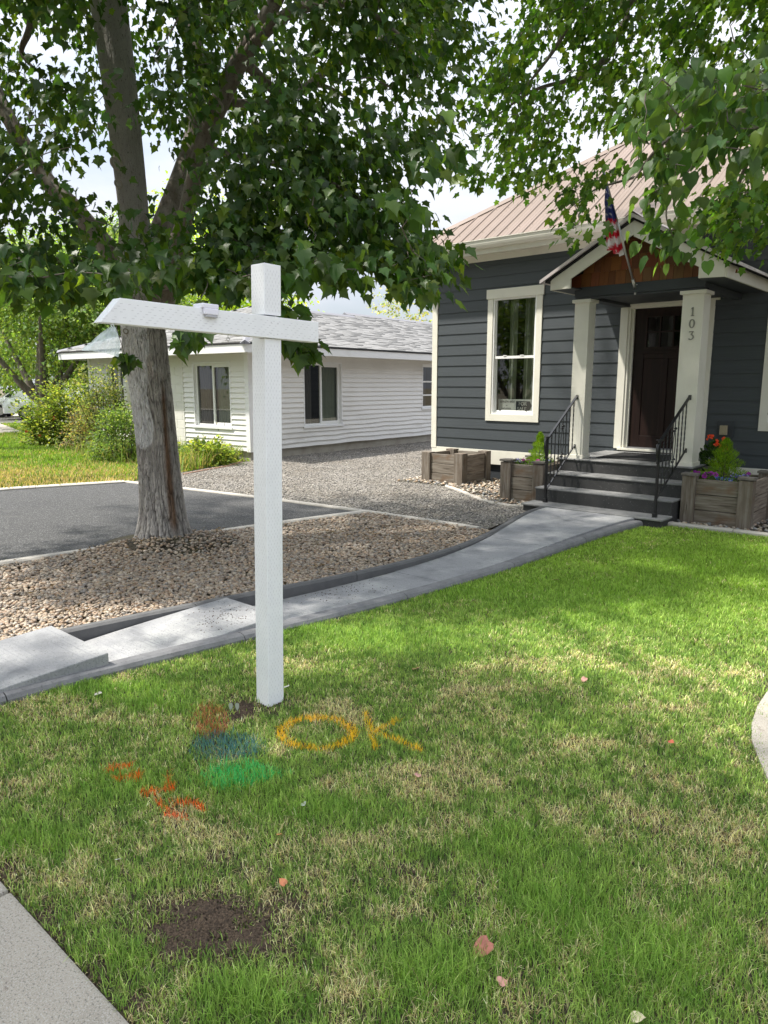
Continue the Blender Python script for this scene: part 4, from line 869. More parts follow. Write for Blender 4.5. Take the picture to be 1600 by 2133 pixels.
b=MB(); AL,AR=-.800,.327
dz=lambda x: -.002*x+.006
poly=[(AL,1.808+dz(AL)),(AR,1.808+dz(AR)),(AR,1.906+dz(AR)),(AL+.085,1.906+dz(AL))]
b.prism(poly,-.012,.044,'y'); o_=len(b.v); 
bb=MB(); dashes(bb,AL,AR,1.812,1.90,-.0126,True); b.mi=1; b.add([(x,y,z+dz(x)) for x,y,z in bb.v],bb.f)
for x,z in ((.028,1.885),(.068,1.884),(.026,1.835),(.066,1.834)): b.add([(x+.0028*math.cos(t),-.0128,z+.0028*math.sin(t)) for t in np.linspace(0,6.28,8)[:-1]],[tuple(range(7))])
b.build('arm',[M['postwhite'],M['incise']],sp,bevel=.002)
for x,nm in ((-.195,'eye_screw'),(-.735,'eye_screw')):
    b=MB(); z0=1.808+dz(x); b.tube([(x,.015,z0),(x,.015,z0-.012)],.0015,6); b.tube([(x+.008*math.cos(t),.015,z0-.020+.008*math.sin(t)) for t in np.linspace(math.pi/2,math.pi*2.4,14)],.0015,6,cap=False); b.build(nm,M['alu'],sp,smooth=True)
lc=thing('solar_light','small white plastic solar light clipped over the top of the sign post arm','light',(0,0,0),0)
b=MB(); 
for X0,X1,Y0,Y1,Z0,Z1 in ((-.350,-.267,-.024,.050,1.906,1.926),(-.343,-.271,-.028,-.0125,1.879,1.906)): b.box(X0,X1,Y0,Y1,Z0,Z1)
lcb=b.build('housing',mat('white_plastic',(.80,.79,.86),.35),lc,bevel=.004)
b=MB(); b.box(-.336,-.277,-.0275,-.0125,1.868,1.8785); b.build('lens',mat('grey_lens',(.42,.42,.44),.3),lc,bevel=.003)
lc.location=sp.location; lc.rotation_euler=sp.rotation_euler; 
for ch in lc.children: ch.location.z+=.007
# plastic bag
bgp=thing('plastic_bag','clear crumpled plastic bag hanging from the left end of the sign arm','bag',(0,0,0),0)
# outline measured in the photo, hung 2.3 m away
def bp(u,v,d=0): p=AT(u,v,2.83+d); return p
b=MB()
rows=[[(228,681),(232,680),(237,680),(241,681)],[(206,697),(222,692),(236,690),(246,697)],[(190,712),(214,706),(234,702),(250,712)],[(176,722),(206,716),(232,714),(250,726)],[(170,730),(202,732),(228,738),(247,744)]]
gr=[]; nu=14; nv=14
R_=np.array(rows,float)
def smp(i,j):
    i0=min(int(i),3); fi=i-i0; j0=min(int(j),2); fj=j-j0
    return (R_[i0,j0]*(1-fi)+R_[i0+1,j0]*fi)*(1-fj)+(R_[i0,j0+1]*(1-fi)+R_[i0+1,j0+1]*fi)*fj
for side in (0,1):
    vs=[]
    for a in range(nu+1):
        for c in range(nv+1):
            u_,v_=smp(4*a/nu,3*c/nv); bulge=math.sin(math.pi*c/nv)*(a/nu)*.055
            cr=.008*(float(vnoise(c*.9+side*20,a*.35,8))-.5)*2+ .006*math.sin(c*2.1+side)
            vs.append(bp(u_,v_,(-1 if side==0 else 1)*bulge+cr*(a/nu+.2)))
    b.add(vs,[(a*(nv+1)+c,a*(nv+1)+c+1,(a+1)*(nv+1)+c+1,(a+1)*(nv+1)+c) for a in range(nu) for c in range(nv)])
b.build('film',M['plastic'],bgp,smooth=True)
b=MB(); b.tube([bp(234,683,-.002),bp(231,677),bp(236,675),bp(238,681)],.0022,6); b.build('knot',mat('bag_knot',(.6,.66,.62),.4),bgp,smooth=True)
# ================================================================== FLAG
fl=thing('flag','flag with stars and stripes hanging limp from a silver pole on the porch beam','flag',(0,0,0),0)
fb=Vector(HF(-1.25,1.50,2.775)); ft=Vector(HF(-1.245,2.60,3.955)); fd=(ft-fb).normalized()
b=MB(); b.tube([fb+fd*.06,fb+fd*.9],.0135,10); b.tube([fb+fd*.9,ft],.0115,10); b.build('pole',M['alu'],fl,smooth=True)
b=MB(); b.lathe([(.004,-.03),(.02,-.02),(.027,0),(.02,.02),(.004,.03)],14,tuple(ft)); b.build('finial',M['steel'],fl,smooth=True)
b=MB(); b.tube([fb-fd*.02,fb+fd*.12],.02,12); out=Vector(HF(0,1,0))-Vector(HF(0,0,0)); 
pp=fb-out*.02; b.tube([pp-Vector((0,0,.085)),pp-Vector((0,0,.0)),pp+Vector((0,0,.02))],[.012,.024,.02],10); b.tube([fb+Vector((0,0,.03))-Vector((EX[0],EX[1],0))*.03,fb+Vector((0,0,.03))+Vector((EX[0],EX[1],0))*.03],.006,8); b.build('bracket',M['alu'],fl,smooth=True)
b=MB(); nu,nv=24,40; vs=[]; cols=[]
ex=Vector((EX[0],EX[1],0))
red=(.55,.012,.03,1); wh=(.72,.70,.68,1); blu=(.035,.05,.20,1)
for i in range(nu+1):
    a=i/nu                                             # along the pole, from the tip down
    at=ft-fd*(.04+a*.62*.55)
    for j in range(nv+1):
        c=j/nv; dn=c*(.84-.16*a)
        w_=.040*math.sin(a*15+c*2.)*min(1,c*3)+.02*math.sin(a*31+c*5)*c
        p=at*(1-c**.5*.55)+(ft-fd*(.04+.3*.34))*(c**.5*.55); p=Vector((p.x,p.y,at.z))-Vector((0,0,dn)) 
        p+=ex*(w_+.13*c+.16*(a-.3)*c)+out*(.03*math.cos(a*13+c))
        vs.append(p)
        dz_=ft.z-p.z; kx=(p-ft).dot(ex)
        if dz_<.56: col=blu if (int(a*34)%3 or int(c*40)%4) else wh
        else: col=red if int((dz_-.56)/.085+kx*5.+20)%2==0 else wh
        cols.append(col)
o_=len(b.v); b.add(vs,[(i*(nv+1)+j,i*(nv+1)+j+1,(i+1)*(nv+1)+j+1,(i+1)*(nv+1)+j) for i in range(nu) for j in range(nv)]); b.c=cols
b.build('cloth',mat('flag_cloth',attr='Col',rough=.8,trans=(.35,(1,1,1))),fl,smooth=True,colored=True)
# ================================================================== PLANTERS AND POTS
def planter(label,loc,W_,D_,Hh,cap,open_=False,post=.15):
    r=thing('wooden_planter',label,'planter',loc,HA,'weathered wooden planter boxes along the front of the slate house')
    for (x,y) in ((0,0),(W_-post,0),(0,D_-post),(W_-post,D_-post)):
        b=MB(); b.box(x,x+post,y,y+post*.85,random.uniform(-.02,-.01),Hh+random.uniform(0,.012)); b.build('corner_post',M['woodw'],r,bevel=.005)
        if cap: b=MB(); b.box(x-.012,x+post+.012,y-.012,y+post*.85+.012,Hh+.013,Hh+.04); b.build('cap',M['cap'],r,bevel=.003)
    n=3; ph=(Hh-.02)/n
    for k in range(n):
        z0=k*ph+.006; z1=(k+1)*ph-.002; j=random.uniform(-.004,.004)
        b=MB(); b.box(post+.001,W_-post-.001,.035+j,.075+j,z0,z1); b.build('plank',M['woodh'],r,bevel=.004)
        b=MB(); b.box(post+.001,W_-post-.001,D_-.075,D_-.035,z0,z1); b.build('plank',M['woodh'],r,bevel=.004)
        for xx in (.03,W_-.07): b=MB(); b.box(xx+j,xx+.04+j,post*.85+.001,D_-post-.001,z0,z1); b.build('plank',M['woodw2'],r,bevel=.004)
    b=MB(); q=Hh-.06 if not open_ else .16; b.box(.075,W_-.075,.08,D_-.08,0.01,q); b.build('potting_soil',M['soil'],r)
    return r
M['woodw2']=mat('weathered_wood_side',(.19,.15,.115),.85,noise=[((30,2.2,34),(.30,.255,.21),.42,.66,6),((30,3,50),(.075,.058,.045),.5,.68,5)],bump=[((60,5,100),.004,5)])
P1=planter('empty weathered timber planter box at the left corner of the slate house',HF(-4.93,1.02),.83,.86,.50,False,True,.17)
P2=planter('timber planter with a small conifer and petunias left of the porch steps',HF(-2.86,1.88),.66,.85,.545,True,False,.16)
P3=planter('large timber planter with a feathery conifer and purple petunias right of the steps',HF(-.375,1.94),.76,.95,.555,True,False,.15)
def foliage(name,pts,dirs,ln,wd,col,parent,material=None,leaf=None,curl=.25,label=None,cat=None,kind=None):
    """small simple leaves: pts/dirs arrays"""
    n=len(pts); T=leaf if leaf is not None else np.array([(0,0,0),(.5,.42,0),(0,1.,0),(-.5,.42,0)],float); FT=np.array([(0,1,2),(0,2,3)]) if leaf is None else None
    if leaf is not None: T,FT=leaf
    d=dirs/np.linalg.norm(dirs,axis=1)[:,None]; rn=rng.normal(0,1,(n,3)); s_=np.cross(d,rn); s_/=np.linalg.norm(s_,axis=1)[:,None]; nn=np.cross(d,s_)
    zz=T[None,:,2]-curl*(T[None,:,0]**2+ (T[None,:,1]**2)*.5)
    V=pts[:,None,:]+s_[:,None,:]*(T[None,:,0:1]*wd[:,None,None])+d[:,None,:]*(T[None,:,1:2]*ln[:,None,None])+nn[:,None,:]*(zz[:,:,None]*ln[:,None,None])
    F=(np.arange(n)[:,None,None]*len(T)+FT[None]).reshape(-1,3)
    o=npmesh(name,V,F,material or M['leaf2'],np.repeat(col[:,None,:],len(T),1).reshape(-1,3),parent=parent); return o
def conifer(loc,h,r,label):
    t=thing('dwarf_conifer',label,'plant',loc,0); n=5200; P=[];D=[]
    for i in range(n):
        z=random.random()**1.35; rr=(1-z)**.75*r*(.35+.65*random.random())*(1+.25*math.sin(z*23)); th=random.uniform(0,6.28)
        P.append((rr*math.cos(th),rr*math.sin(th),z*h)); D.append((math.cos(th)*.75,math.sin(th)*.75,.75+z*.9+random.uniform(-.25,.25)))
    P=np.array(P);D=np.array(D); c=np.array((.19,.33,.022))*rng.uniform(.45,1.35,(n,1)); c[:,0]*=rng.uniform(.8,1.25,n)
    foliage('foliage',P,D,rng.uniform(.02,.05,n),rng.uniform(.0025,.005,n),c,t); b=MB(); b.tube([(0,0,-.05),(0,0,h*.8)],[.008,.003],6); b.build('stem',M['twig'],t); return t
conifer(HF(-2.47,1.50,.53),.40,.17,'small bright green feathery conifer in the planter left of the steps')
conifer(HF(-.07,1.42,.54),.42,.24,'bushy lime green feathery conifer in the planter right of the steps')
def flowers(loc,rx,ry,h,label,petal,n,name='petunia',fs=.022,green=(.09,.19,.03),five=5,leaves=260,rot=HA):
    t=thing(name,label,'flowers',loc,rot); N_=leaves; P=np.stack([rng.uniform(-rx,rx,N_),rng.uniform(-ry,ry,N_),rng.uniform(0,h,N_)],1); D=np.stack([rng.normal(0,.6,N_),rng.normal(0,.6,N_),rng.uniform(.2,1,N_)],1)
    foliage('foliage',P,D,rng.uniform(.015,.035,N_),rng.uniform(.008,.016,N_),np.array(green)*rng.uniform(.5,1.5,(N_,1)),t)
    V=[];F=[];C=[]
    for i in range(n):
        c=Vector((random.uniform(-rx,rx),random.uniform(-ry,ry),h*random.uniform(.55,1.15))); nz=Vector((random.uniform(-.5,.5),random.uniform(-1.,.1),random.uniform(.3,1))).normalized(); ax=nz.orthogonal().normalized(); ay=nz.cross(ax); o_=len(V)
        V.append(tuple(c-nz*fs*.35)); cc=np.array(random.choice(petal))*random.uniform(.75,1.15); C.append(cc*.35)
        k=five*4
        for j in range(k):
            th=2*math.pi*j/k; r_=fs*(.78+.26*abs(math.cos(th*five/2))); V.append(tuple(c+ax*r_*math.cos(th)+ay*r_*math.sin(th)+nz*fs*.12*math.sin(th*five))); C.append(cc)
        F+=[(o_,o_+1+j,o_+1+(j+1)%k) for j in range(k)]
    npmesh('blossoms',V,F,M['petal'],np.array(C),parent=t); return t
MAG=[(.50,.02,.30),(.42,.015,.34)]; PUR=[(.33,.02,.36),(.40,.02,.38)]; LAV=[(.32,.30,.62),(.45,.42,.72),(.16,.15,.50)]; BLU=[(.16,.22,.68),(.45,.55,.85),(.08,.12,.5)]
flowers(HF(-2.70,1.72,.50),.10,.07,.075,'lavender lobelia spilling at the left end of the left step planter',LAV,95,'lobelia',.0085,leaves=120)
flowers(HF(-2.52,1.70,.50),.13,.06,.085,'magenta petunias in the planter left of the steps',MAG,7,'petunia',.028)
flowers(HF(-2.32,1.60,.50),.08,.07,.08,'pale lavender flowers at the right end of the left step planter',LAV,45,'lobelia',.008,leaves=140)
flowers(HF(-.15,1.78,.50),.12,.05,.095,'deep purple petunias at the left end of the right step planter',PUR,12,'petunia',.032)
flowers(HF(.03,1.80,.50),.11,.04,.055,'deep blue lobelia at the front of the right step planter',BLU,80,'lobelia',.0085,leaves=160)
flowers(HF(.17,1.65,.50),.10,.07,.085,'pale violet lobelia with one petunia at the right end of the planter',LAV,70,'lobelia',.009,leaves=120)
flowers(HF(.22,1.58,.53),.03,.03,.07,'single purple petunia at the right end of the right step planter',PUR,3,'petunia',.028,leaves=20)
flowers(HF(-.24,1.70,.50),.08,.10,.09,'light green trailing filler plant at the left end of the right step planter',[(.22,.34,.04)],1,'trailing_plant',.002,green=(.17,.29,.03),leaves=420)
gt=thing('potted_geranium','orange red geranium in a dark pot on the porch floor right of the column','potted plant',HF(-.34,.92,.0),0)
b=MB(); b.lathe([(.11,.0),(.14,.40),(.155,.42),(.155,.44),(.14,.44)],18); b.build('pot',M['pot'],gt,smooth=True)
N_=900; P=rng.normal(0,1,(N_,3)); P/=np.linalg.norm(P,axis=1)[:,None]; P*=rng.uniform(.3,1,(N_,1))**.5*np.array((.17,.17,.26)); P[:,2]+=.66
foliage('foliage',P,P-np.array((0,0,.5))+rng.normal(0,.12,(N_,3)),rng.uniform(.03,.055,N_),rng.uniform(.025,.045,N_),np.array((.035,.075,.02))*rng.uniform(.4,1.6,(N_,1)),gt)
V=[];F=[];C=[]
for cx,cy,cz in ((-.06,-.17,.90),(.035,-.15,.93),(.05,-.17,.83),(-.12,-.12,.96),(.0,-.18,.86)):
    for i in range(15):
        c=Vector((cx,cy,cz))+Vector((random.gauss(0,.017),random.gauss(0,.012),random.gauss(0,.017))); nz=Vector((random.gauss(0,.5),-1,random.gauss(.3,.4))).normalized(); ax=nz.orthogonal().normalized(); ay=nz.cross(ax); o_=len(V); V.append(tuple(c)); C.append((.8,.08,.02))
        for j in range(10): th=2*math.pi*j/10; r_=.014*(.75+.3*abs(math.cos(th*2.5))); V.append(tuple(c+ax*r_*math.cos(th)+ay*r_*math.sin(th)+nz*.004)); C.append((.85,.10,.02))
        F+=[(o_,o_+1+j,o_+1+(j+1)%10) for j in range(10)]
npmesh('blossoms',V,F,M['petal'],np.array(C),parent=gt)
b=MB()
for cx,cy,cz in ((-.06,-.17,.90),(.035,-.15,.93),(.05,-.17,.83)): b.tube([(0,0,.5),(cx*.6,cy*.6,cz-.15),(cx,cy,cz)],.003,5)
b.build('stem',mat('stem_green',(.08,.14,.03),.6),gt)
# ================================================================== TREES
def leaf_shape(kind):
    if kind=='maple': R=[(0,0),(.17,-.07),(.40,.0),(.35,.17),(.62,.44),(.37,.50),(.27,.68),(.11,.88),(0,1.14)]
    elif kind=='small': R=[(0,0),(.26,-.06),(.40,.10),(.30,.26),(.52,.56),(.25,.60),(0,1.02)]
    elif kind=='round': R=[(0,.02),(.25,-.06),(.44,.12),(.46,.42),(.32,.74),(.12,.92),(0,1.08)]
    out=R+[(-x,y) for x,y in R[-2:0:-1]]; T=[(0,.34,0)]+[(x,y,0) for x,y in out]; n=len(out)
    return np.array(T,float),np.array([(0,1+(i+1)%n,1+i) for i in range(n)])
LM,LS,LR=leaf_shape('maple'),leaf_shape('small'),leaf_shape('round')
SIMPLE=(np.array([(0,0,0),(.38,.35,0),(.0,1,0),(-.38,.35,0)],float),np.array([(0,1,2),(0,2,3)]))
def leaves(name,centers,outd,per,size,spread,shape,cols,parent,material,down=.75,curl=.22,szvar=.3):
    """sprays of leaves hanging around their centres"""
    n=len(centers)*per; c=np.repeat(centers,per,0); od=np.repeat(outd,per,0); sp_=np.repeat(spread,per) if hasattr(spread,'__len__') else np.full(n,spread)
    off=rng.normal(0,1,(n,3))*np.array((1,1,.62)); P=c+off*sp_[:,None]*.55
    D=od*.5+off*np.array((.35,.35,.1))+np.array((0,0,-down))+rng.normal(0,.28,(n,3)); D/=np.linalg.norm(D,axis=1)[:,None]
    T,FT=shape
    # leaf plane: width axis mostly level
    up=np.array((0,0,1.))+rng.normal(0,.45,(n,3)); s_=np.cross(D,up); s_/=np.linalg.norm(s_,axis=1)[:,None]+1e-9; nn=np.cross(s_,D)
    sz=(size if not hasattr(size,'__len__') else np.repeat(size,per))*rng.uniform(1-szvar,1+szvar,n); fold=rng.uniform(.0,.5,n)
    zz=-curl*(T[None,:,1]**2)*(rng.normal(1.1,.8,(n,1)))+np.abs(T[None,:,0])*fold[:,None]-.18*np.abs(T[None,:,0])**2+rng.normal(0,.14,(n,1))*T[None,:,0]*T[None,:,1]
    V=P[:,None,:]+sz[:,None,None]*(s_[:,None,:]*T[None,:,0:1]+D[:,None,:]*T[None,:,1:2]+nn[:,None,:]*zz[:,:,None])
    F=(np.arange(n)[:,None,None]*len(T)+FT[None]).reshape(-1,3)
    k=rng.integers(0,len(cols),n); C=np.array(cols)[k]*rng.uniform(.6,1.35,(n,1)); C[:,0]*=rng.uniform(.8,1.2,n)
    return npmesh(name,V,F,material,np.repeat(C[:,None,:],len(T),1).reshape(-1,3),parent=parent)
class Tree:
    def __init__(s): s.n=[]; s.mb=MB()
    def limb(s,pts,rads,nseg=10,n=10):
        pts=[Vector(p) for p in pts]; P=[];R=[]
        m_=len(pts)
        for i in range(m_-1):
            p0,p1,p2,p3=pts[max(i-1,0)],pts[i],pts[i+1],pts[min(i+2,m_-1)]
            for k in range(nseg):
                t=k/nseg; P.append(.5*((2*p1)+(p2-p0)*t+(2*p0-5*p1+4*p2-p3)*t*t+(3*p1-p0-3*p2+p3)*t**3)); R.append(rads[i]*(1-t)+rads[i+1]*t)
        P.append(pts[-1]); R.append(rads[-1])
        s.mb.tube(P,R,n); s.n+= [(p,r) for p,r in zip(P,R)]
    def connect(s,centers,rmax=.012,sag=.12):
        nodes=np.array([p[:] for p,_ in s.n]); cs=np.array(centers); left=list(range(len(cs)))
        dm=np.array([np.min(np.linalg.norm(nodes-c,axis=1)) for c in cs]); order=np.argsort(dm)
        for i in order:
            c=cs[i]; d=np.linalg.norm(nodes-c,axis=1)+.35*np.maximum(0,nodes[:,2]-c[2]*1.0)*0; j=int(np.argmin(d)); a=Vector(nodes[j]); e=Vector(c); L_=(e-a).length
            if L_<.04: continue
            m1=a.lerp(e,.35)+Vector((random.gauss(0,.05),random.gauss(0,.05),sag*L_*.6)); m2=a.lerp(e,.7)+Vector((random.gauss(0,.04),random.gauss(0,.04),sag*L_*.6))
            r0=min(rmax,.0035+.006*L_); s.mb.tube([a,m1,m2,e],[r0,r0*.75,r0*.5,.0018],5,cap=False); nodes=np.vstack([nodes,np.array([m1[:],m2[:],e[:]])])
def barkridge(th,z,seed=3):
    a=(th-1.9)%(2*math.pi); w_=(fbm(a*1.2,z*1.6+np.zeros_like(a),seed+3,2)-.5)*1.1
    n1=fbm((a+w_*.25)*8.5,z*4.6+np.zeros_like(a),seed,2); n2=fbm((a+w_*.2)*18,z*15+np.zeros_like(a),seed+9,2)
    return 1-np.clip(1-np.abs(2*n1-1)*5.,0,1)*.75-np.clip(1-np.abs(2*n2-1)*4.5,0,1)*.35
def noisytrunk(mb_pts,rads,nseg,nang,amp,freq=(7,1.2),flare=None,seed=3):
    pts=[Vector(p) for p in mb_pts]; P=[];R=[];m_=len(pts)
    for i in range(m_-1):
        p0,p1,p2,p3=pts[max(i-1,0)],pts[i],pts[i+1],pts[min(i+2,m_-1)]
        for k in range(nseg): t=k/nseg; P.append(.5*((2*p1)+(p2-p0)*t+(2*p0-5*p1+4*p2-p3)*t*t+(3*p1-p0-3*p2+p3)*t**3)); R.append(rads[i]*(1-t)+rads[i+1]*t)
    P.append(pts[-1]); R.append(rads[-1]); nz=len(P); V=np.zeros((nz,nang,3)); 
    for i,(p,r) in enumerate(zip(P,R)):
        th=np.arange(nang)*2*math.pi/nang; rid=barkridge(th,p.z,seed)
        big=fbm(np.cos(th)*1.3+5,np.sin(th)*1.3+5+p.z*.9,seed+5,2)-.5
        rr=r*(1+.16*big)+amp*min(1,r/.2)*(rid-.75)*(1 if p.z<2.4 else .35)
        if flare: rr=rr+flare(p.z,th)
        V[i,:,0]=p.x+rr*np.cos(th); V[i,:,1]=p.y+rr*np.sin(th); V[i,:,2]=p.z
    i=np.arange(nz-1)[:,None]; k=np.arange(nang)[None]; F=np.stack([i*nang+k,i*nang+(k+1)%nang,(i+1)*nang+(k+1)%nang,(i+1)*nang+k],2).reshape(-1,4)
    return V.reshape(-1,3),F,P,R
mp_=thing('maple_tree','large maple with a grey patched trunk and deep green lobed leaves beside the drive','tree',(0,0,0),0)
TX,TY=-2.24,7.12
def fl_(z,th):
    bump=.045*np.exp(-((th-5.2)/.22)**2)*math.exp(-((z-1.83)/.11)**2)+.035*np.exp(-((th-3.9)/.2)**2)*math.exp(-((z-1.9)/.16)**2)
    k=math.exp(-max(z,0)/.17); return k*(.05+.075*np.maximum(0,np.cos(th-(-.15)))**3+.05*np.maximum(0,np.cos(th-3.6))**4+.05*np.maximum(0,np.cos(th-1.9))**4)+.025*math.exp(-max(z,0)/.6)*np.ones_like(th)+bump
V,F,P_,R_=noisytrunk([(TX-.01,TY,-.15),(TX,TY,.4),(TX-.03,TY,1.2),(TX-.09,TY,2.1),(TX-.10,TY+.02,2.7),(TX-.13,TY+.05,3.2),(TX-.19,TY+.1,4.0),(TX-.29,TY+.2,5.0),(TX-.42,TY+.3,6.4),(TX-.2,TY+.2,9.)],[.215,.198,.190,.202,.19,.132,.142,.168,.14,.06],46,300,.022,flare=fl_)
def barkcol(V,patch=True):
    n=len(V); x,y,z=V[:,0]-TX,V[:,1]-TY,V[:,2]; th=np.arctan2(y,x); rid=barkridge(th,z); c=np.array((.58,.54,.50))*(.85+.3*fbm(th*3+9,z*1.5,41,4)[:,None])
    dk=np.clip(1-rid,0,1)[:,None]*np.where(z<2.5,.85,.3)[:,None]; c=c*(1-dk)+np.array((.05,.042,.036))*dk
    up=np.clip((z-2.6)/.6,0,1)[:,None]; c=c*(1-up)+np.array((.47,.44,.405))*(.7+.35*fbm(th*5,z*4.,43,3)[:,None])*up
    if patch:
        f=lambda a,w_: np.exp(-((th-a)/w_)**2)
        m_=f(-2.25,.72)*np.clip((z-.95)/.12,0,1)*np.clip((2.25-z)/.12,0,1); m_=np.clip((m_*2.2-fbm(th*3.3+3,z*3.4,47,4)*1.75+.05)*9,0,1)*(1-.75*(fbm(th*30,z*36,49,3)>.68))*(1-.3*(rid<.5))
        c=c*(1-m_[:,None]*.85)+np.array((.92,.92,.93))*m_[:,None]*.85
        s_=f(-.80-.07*np.sin(z*2),.21)*np.clip((1.75-z)/.3,0,1)*np.clip((z-.05)/.2,0,1); s_=np.clip(s_*1.4-fbm(th*9,z*2.5,53,4)*.75,0,1)
        c=c*(1-s_[:,None]*.9)+np.array((.20,.095,.035))*(.4+.6*np.clip(rid,0,1)[:,None])*s_[:,None]*.9
        d_=f(-.55,.45)*.45; c=c*(1-d_[:,None]*(fbm(th*4,z*2,59,3)[:,None]))  # right flank darkened: its shading is painted into the bark colour
        s_=f(-1.5,.5)*np.exp(-((z-3.4)/.7)**2)*.5; c=c*(1-s_[:,None])+np.array((.19,.13,.07))*s_[:,None]
    return c
tk=npmesh('trunk',V,F,M['bark'],barkcol(V),parent=mp_,smooth=True); tk['label']='grey fissured trunk with whitish patches and a rust brown streak'
tr=Tree(); tr.n=[(Vector(p),r) for p,r in zip(P_,R_) if p.z>2.2]
A7=lambda u,v,y: AT(u,v,y)
tr.limb([(TX+.05,TY-.02,2.2),A7(365,520,7.05),A7(382,470,7.0),A7(425,300,6.9),A7(468,190,6.8),A7(520,90,6.7),A7(575,0,6.6),A7(640,-150,6.3)],[.14,.09,.074,.082,.086,.07,.06,.04])
tr.limb([A7(500,130,6.75),A7(560,60,6.5),A7(620,20,6.3),A7(700,5,6.0),A7(760,20,5.7),A7(830,70,5.4)],[.055,.05,.045,.035,.022,.01],8,7)
tr.limb([(TX-.02,TY+.05,2.4),A7(160,440,7.3),A7(105,385,7.4),A7(55,310,7.5),A7(5,220,7.6),A7(-60,80,7.8),A7(-150,-100,8.)],[.11,.085,.08,.075,.07,.06,.04])
tr.limb([(TX,TY+.2,2.9),A7(400,300,8.),A7(410,150,8.3),A7(400,0,8.7),A7(400,-200,9.)],[.12,.10,.09,.08,.05])
tr.limb([A7(510,130,6.8),A7(600,200,7.3),A7(690,140,7.8),A7(780,90,8.2),A7(900,20,8.6)],[.05,.045,.04,.03,.015],8,7)
tr.limb([A7(460,210,6.9),A7(560,215,7.2),A7(630,180,7.6),A7(690,185,7.9),A7(770,240,8.2)],[.04,.035,.03,.02,.01],8,7)
tr.limb([A7(70,0,6.6),A7(62,60,6.6),A7(45,110,6.7),A7(80,150,6.6)],[.035,.03,.02,.008],6,6)
tr.limb([A7(-60,-60,6.8),A7(20,-80,6.6),A7(70,0,6.6)],[.05,.045,.035],6,6)
tr.limb([A7(425,310,6.9),A7(520,330,6.6),A7(640,360,6.2),A7(760,420,5.9),A7(850,500,5.7)],[.04,.03,.022,.014,.008],8,6)
tr.limb([(TX-.1,TY,2.6),A7(220,560,6.2),A7(120,540,5.6),A7(40,560,5.2)],[.05,.03,.02,.008],8,6)
tr.limb([(TX+.1,TY-.1,2.5),A7(450,560,6.2),A7(560,560,5.8),A7(660,530,5.6)],[.05,.03,.02,.008],8,6)
tr.limb([(TX-.2,TY+.1,5.6),(TX-1.6,TY-1.2,6.4),(TX-2.6,TY-2.2,7.2),(TX-3.4,TY-3,7.8)],[.08,.07,.05,.02],8,7)
tr.limb([A7(575,0,6.6),(-.6,5.4,6.),(.2,4.2,6.6),(1.2,3.,7.)],[.07,.06,.04,.02],8,7)
for (dx,dy,dz_) in ((-1.5,-5.2,7.3),(.6,-4.8,6.9),(3.2,.5,7.),(2.,3.,7.6),(-2.5,2.5,7.2),(-3.4,-.5,6.5),(.5,-3.2,7.),(0,0,11.)): tr.limb([(TX-.2,TY+.2,5.4),(TX+dx*.5,TY+dy*.5,dz_*.8),(TX+dx,TY+dy,dz_)],[.08,.05,.02],8,6)
MPOLY=[(-420, -420), (1000, -420), (1005, 60), (965, 130), (975, 200), (930, 280), (870, 320), (825, 345), (812, 430), (850, 490), (905, 505), (935, 540), (900, 560), (868, 600), (825, 570), (780, 530), (742, 575), (695, 522), (655, 549), (620, 574), (560, 586), (470, 574), (420, 582), (385, 544), (340, 574), (290, 559), (215, 579), (160, 554), (118, 614), (75, 614), (38, 574), (-200, 574), (-420, 500)]
HOLES=[(75,80,45,95,1.),(150,110,30,50,.8),(205,200,20,50,.55),(215,400,30,40,.85),(40,500,25,45,.55),(170,250,40,25,.5),(120,130,22,60,.7),(620,380,30,30,.35),(930,90,25,35,.4),(690,330,40,26,.4),(780,300,40,30,.35),(580,420,30,20,.4),(880,250,30,40,.45),(330,170,30,40,.4),(650,80,40,25,.35),(120,360,40,30,.45),(180,470,30,25,.5),(20,30,30,40,.4),(560,300,24,30,.3),(740,130,40,24,.4),(10,300,30,40,.4),(820,180,30,26,.35)]
def sprays(n,poly,holes,yf,keep=None,seed=1,skip=None):
    out=[]; xs=[p[0] for p in poly]; ys=[p[1] for p in poly]
    while len(out)<n:
        u_,v_=random.uniform(min(xs),max(xs)),random.uniform(min(ys),max(ys))
        if not inpoly(np.array([u_]),np.array([v_]),poly)[0]: continue
        q=max([0]+[h[4]*math.exp(-(((u_-h[0])/h[2])**2+((v_-h[1])/h[3])**2)**1.5) for h in holes])
        if random.random()<q: continue
        if random.random()<.45*(float(vnoise(u_/60.,v_/50.,seed))<.38): continue
        y=yf(u_,v_); p=AT(u_,v_,y)
        if keep and not keep(p): continue
        out.append((p,u_,v_))
    return out
def ymap(u_,v_):
    lo=ccos(v_,-100,520)
    a=5.4 if v_>430 else 5.6; e=10.2-4.2*float(lo)
    return random.uniform(a-.3,e) if random.random()<.8 else random.uniform(a-.5,a+.6)
s1=sprays(1120,MPOLY,HOLES,ymap,lambda p: p[2]>2.35 or p[1]<6.2)
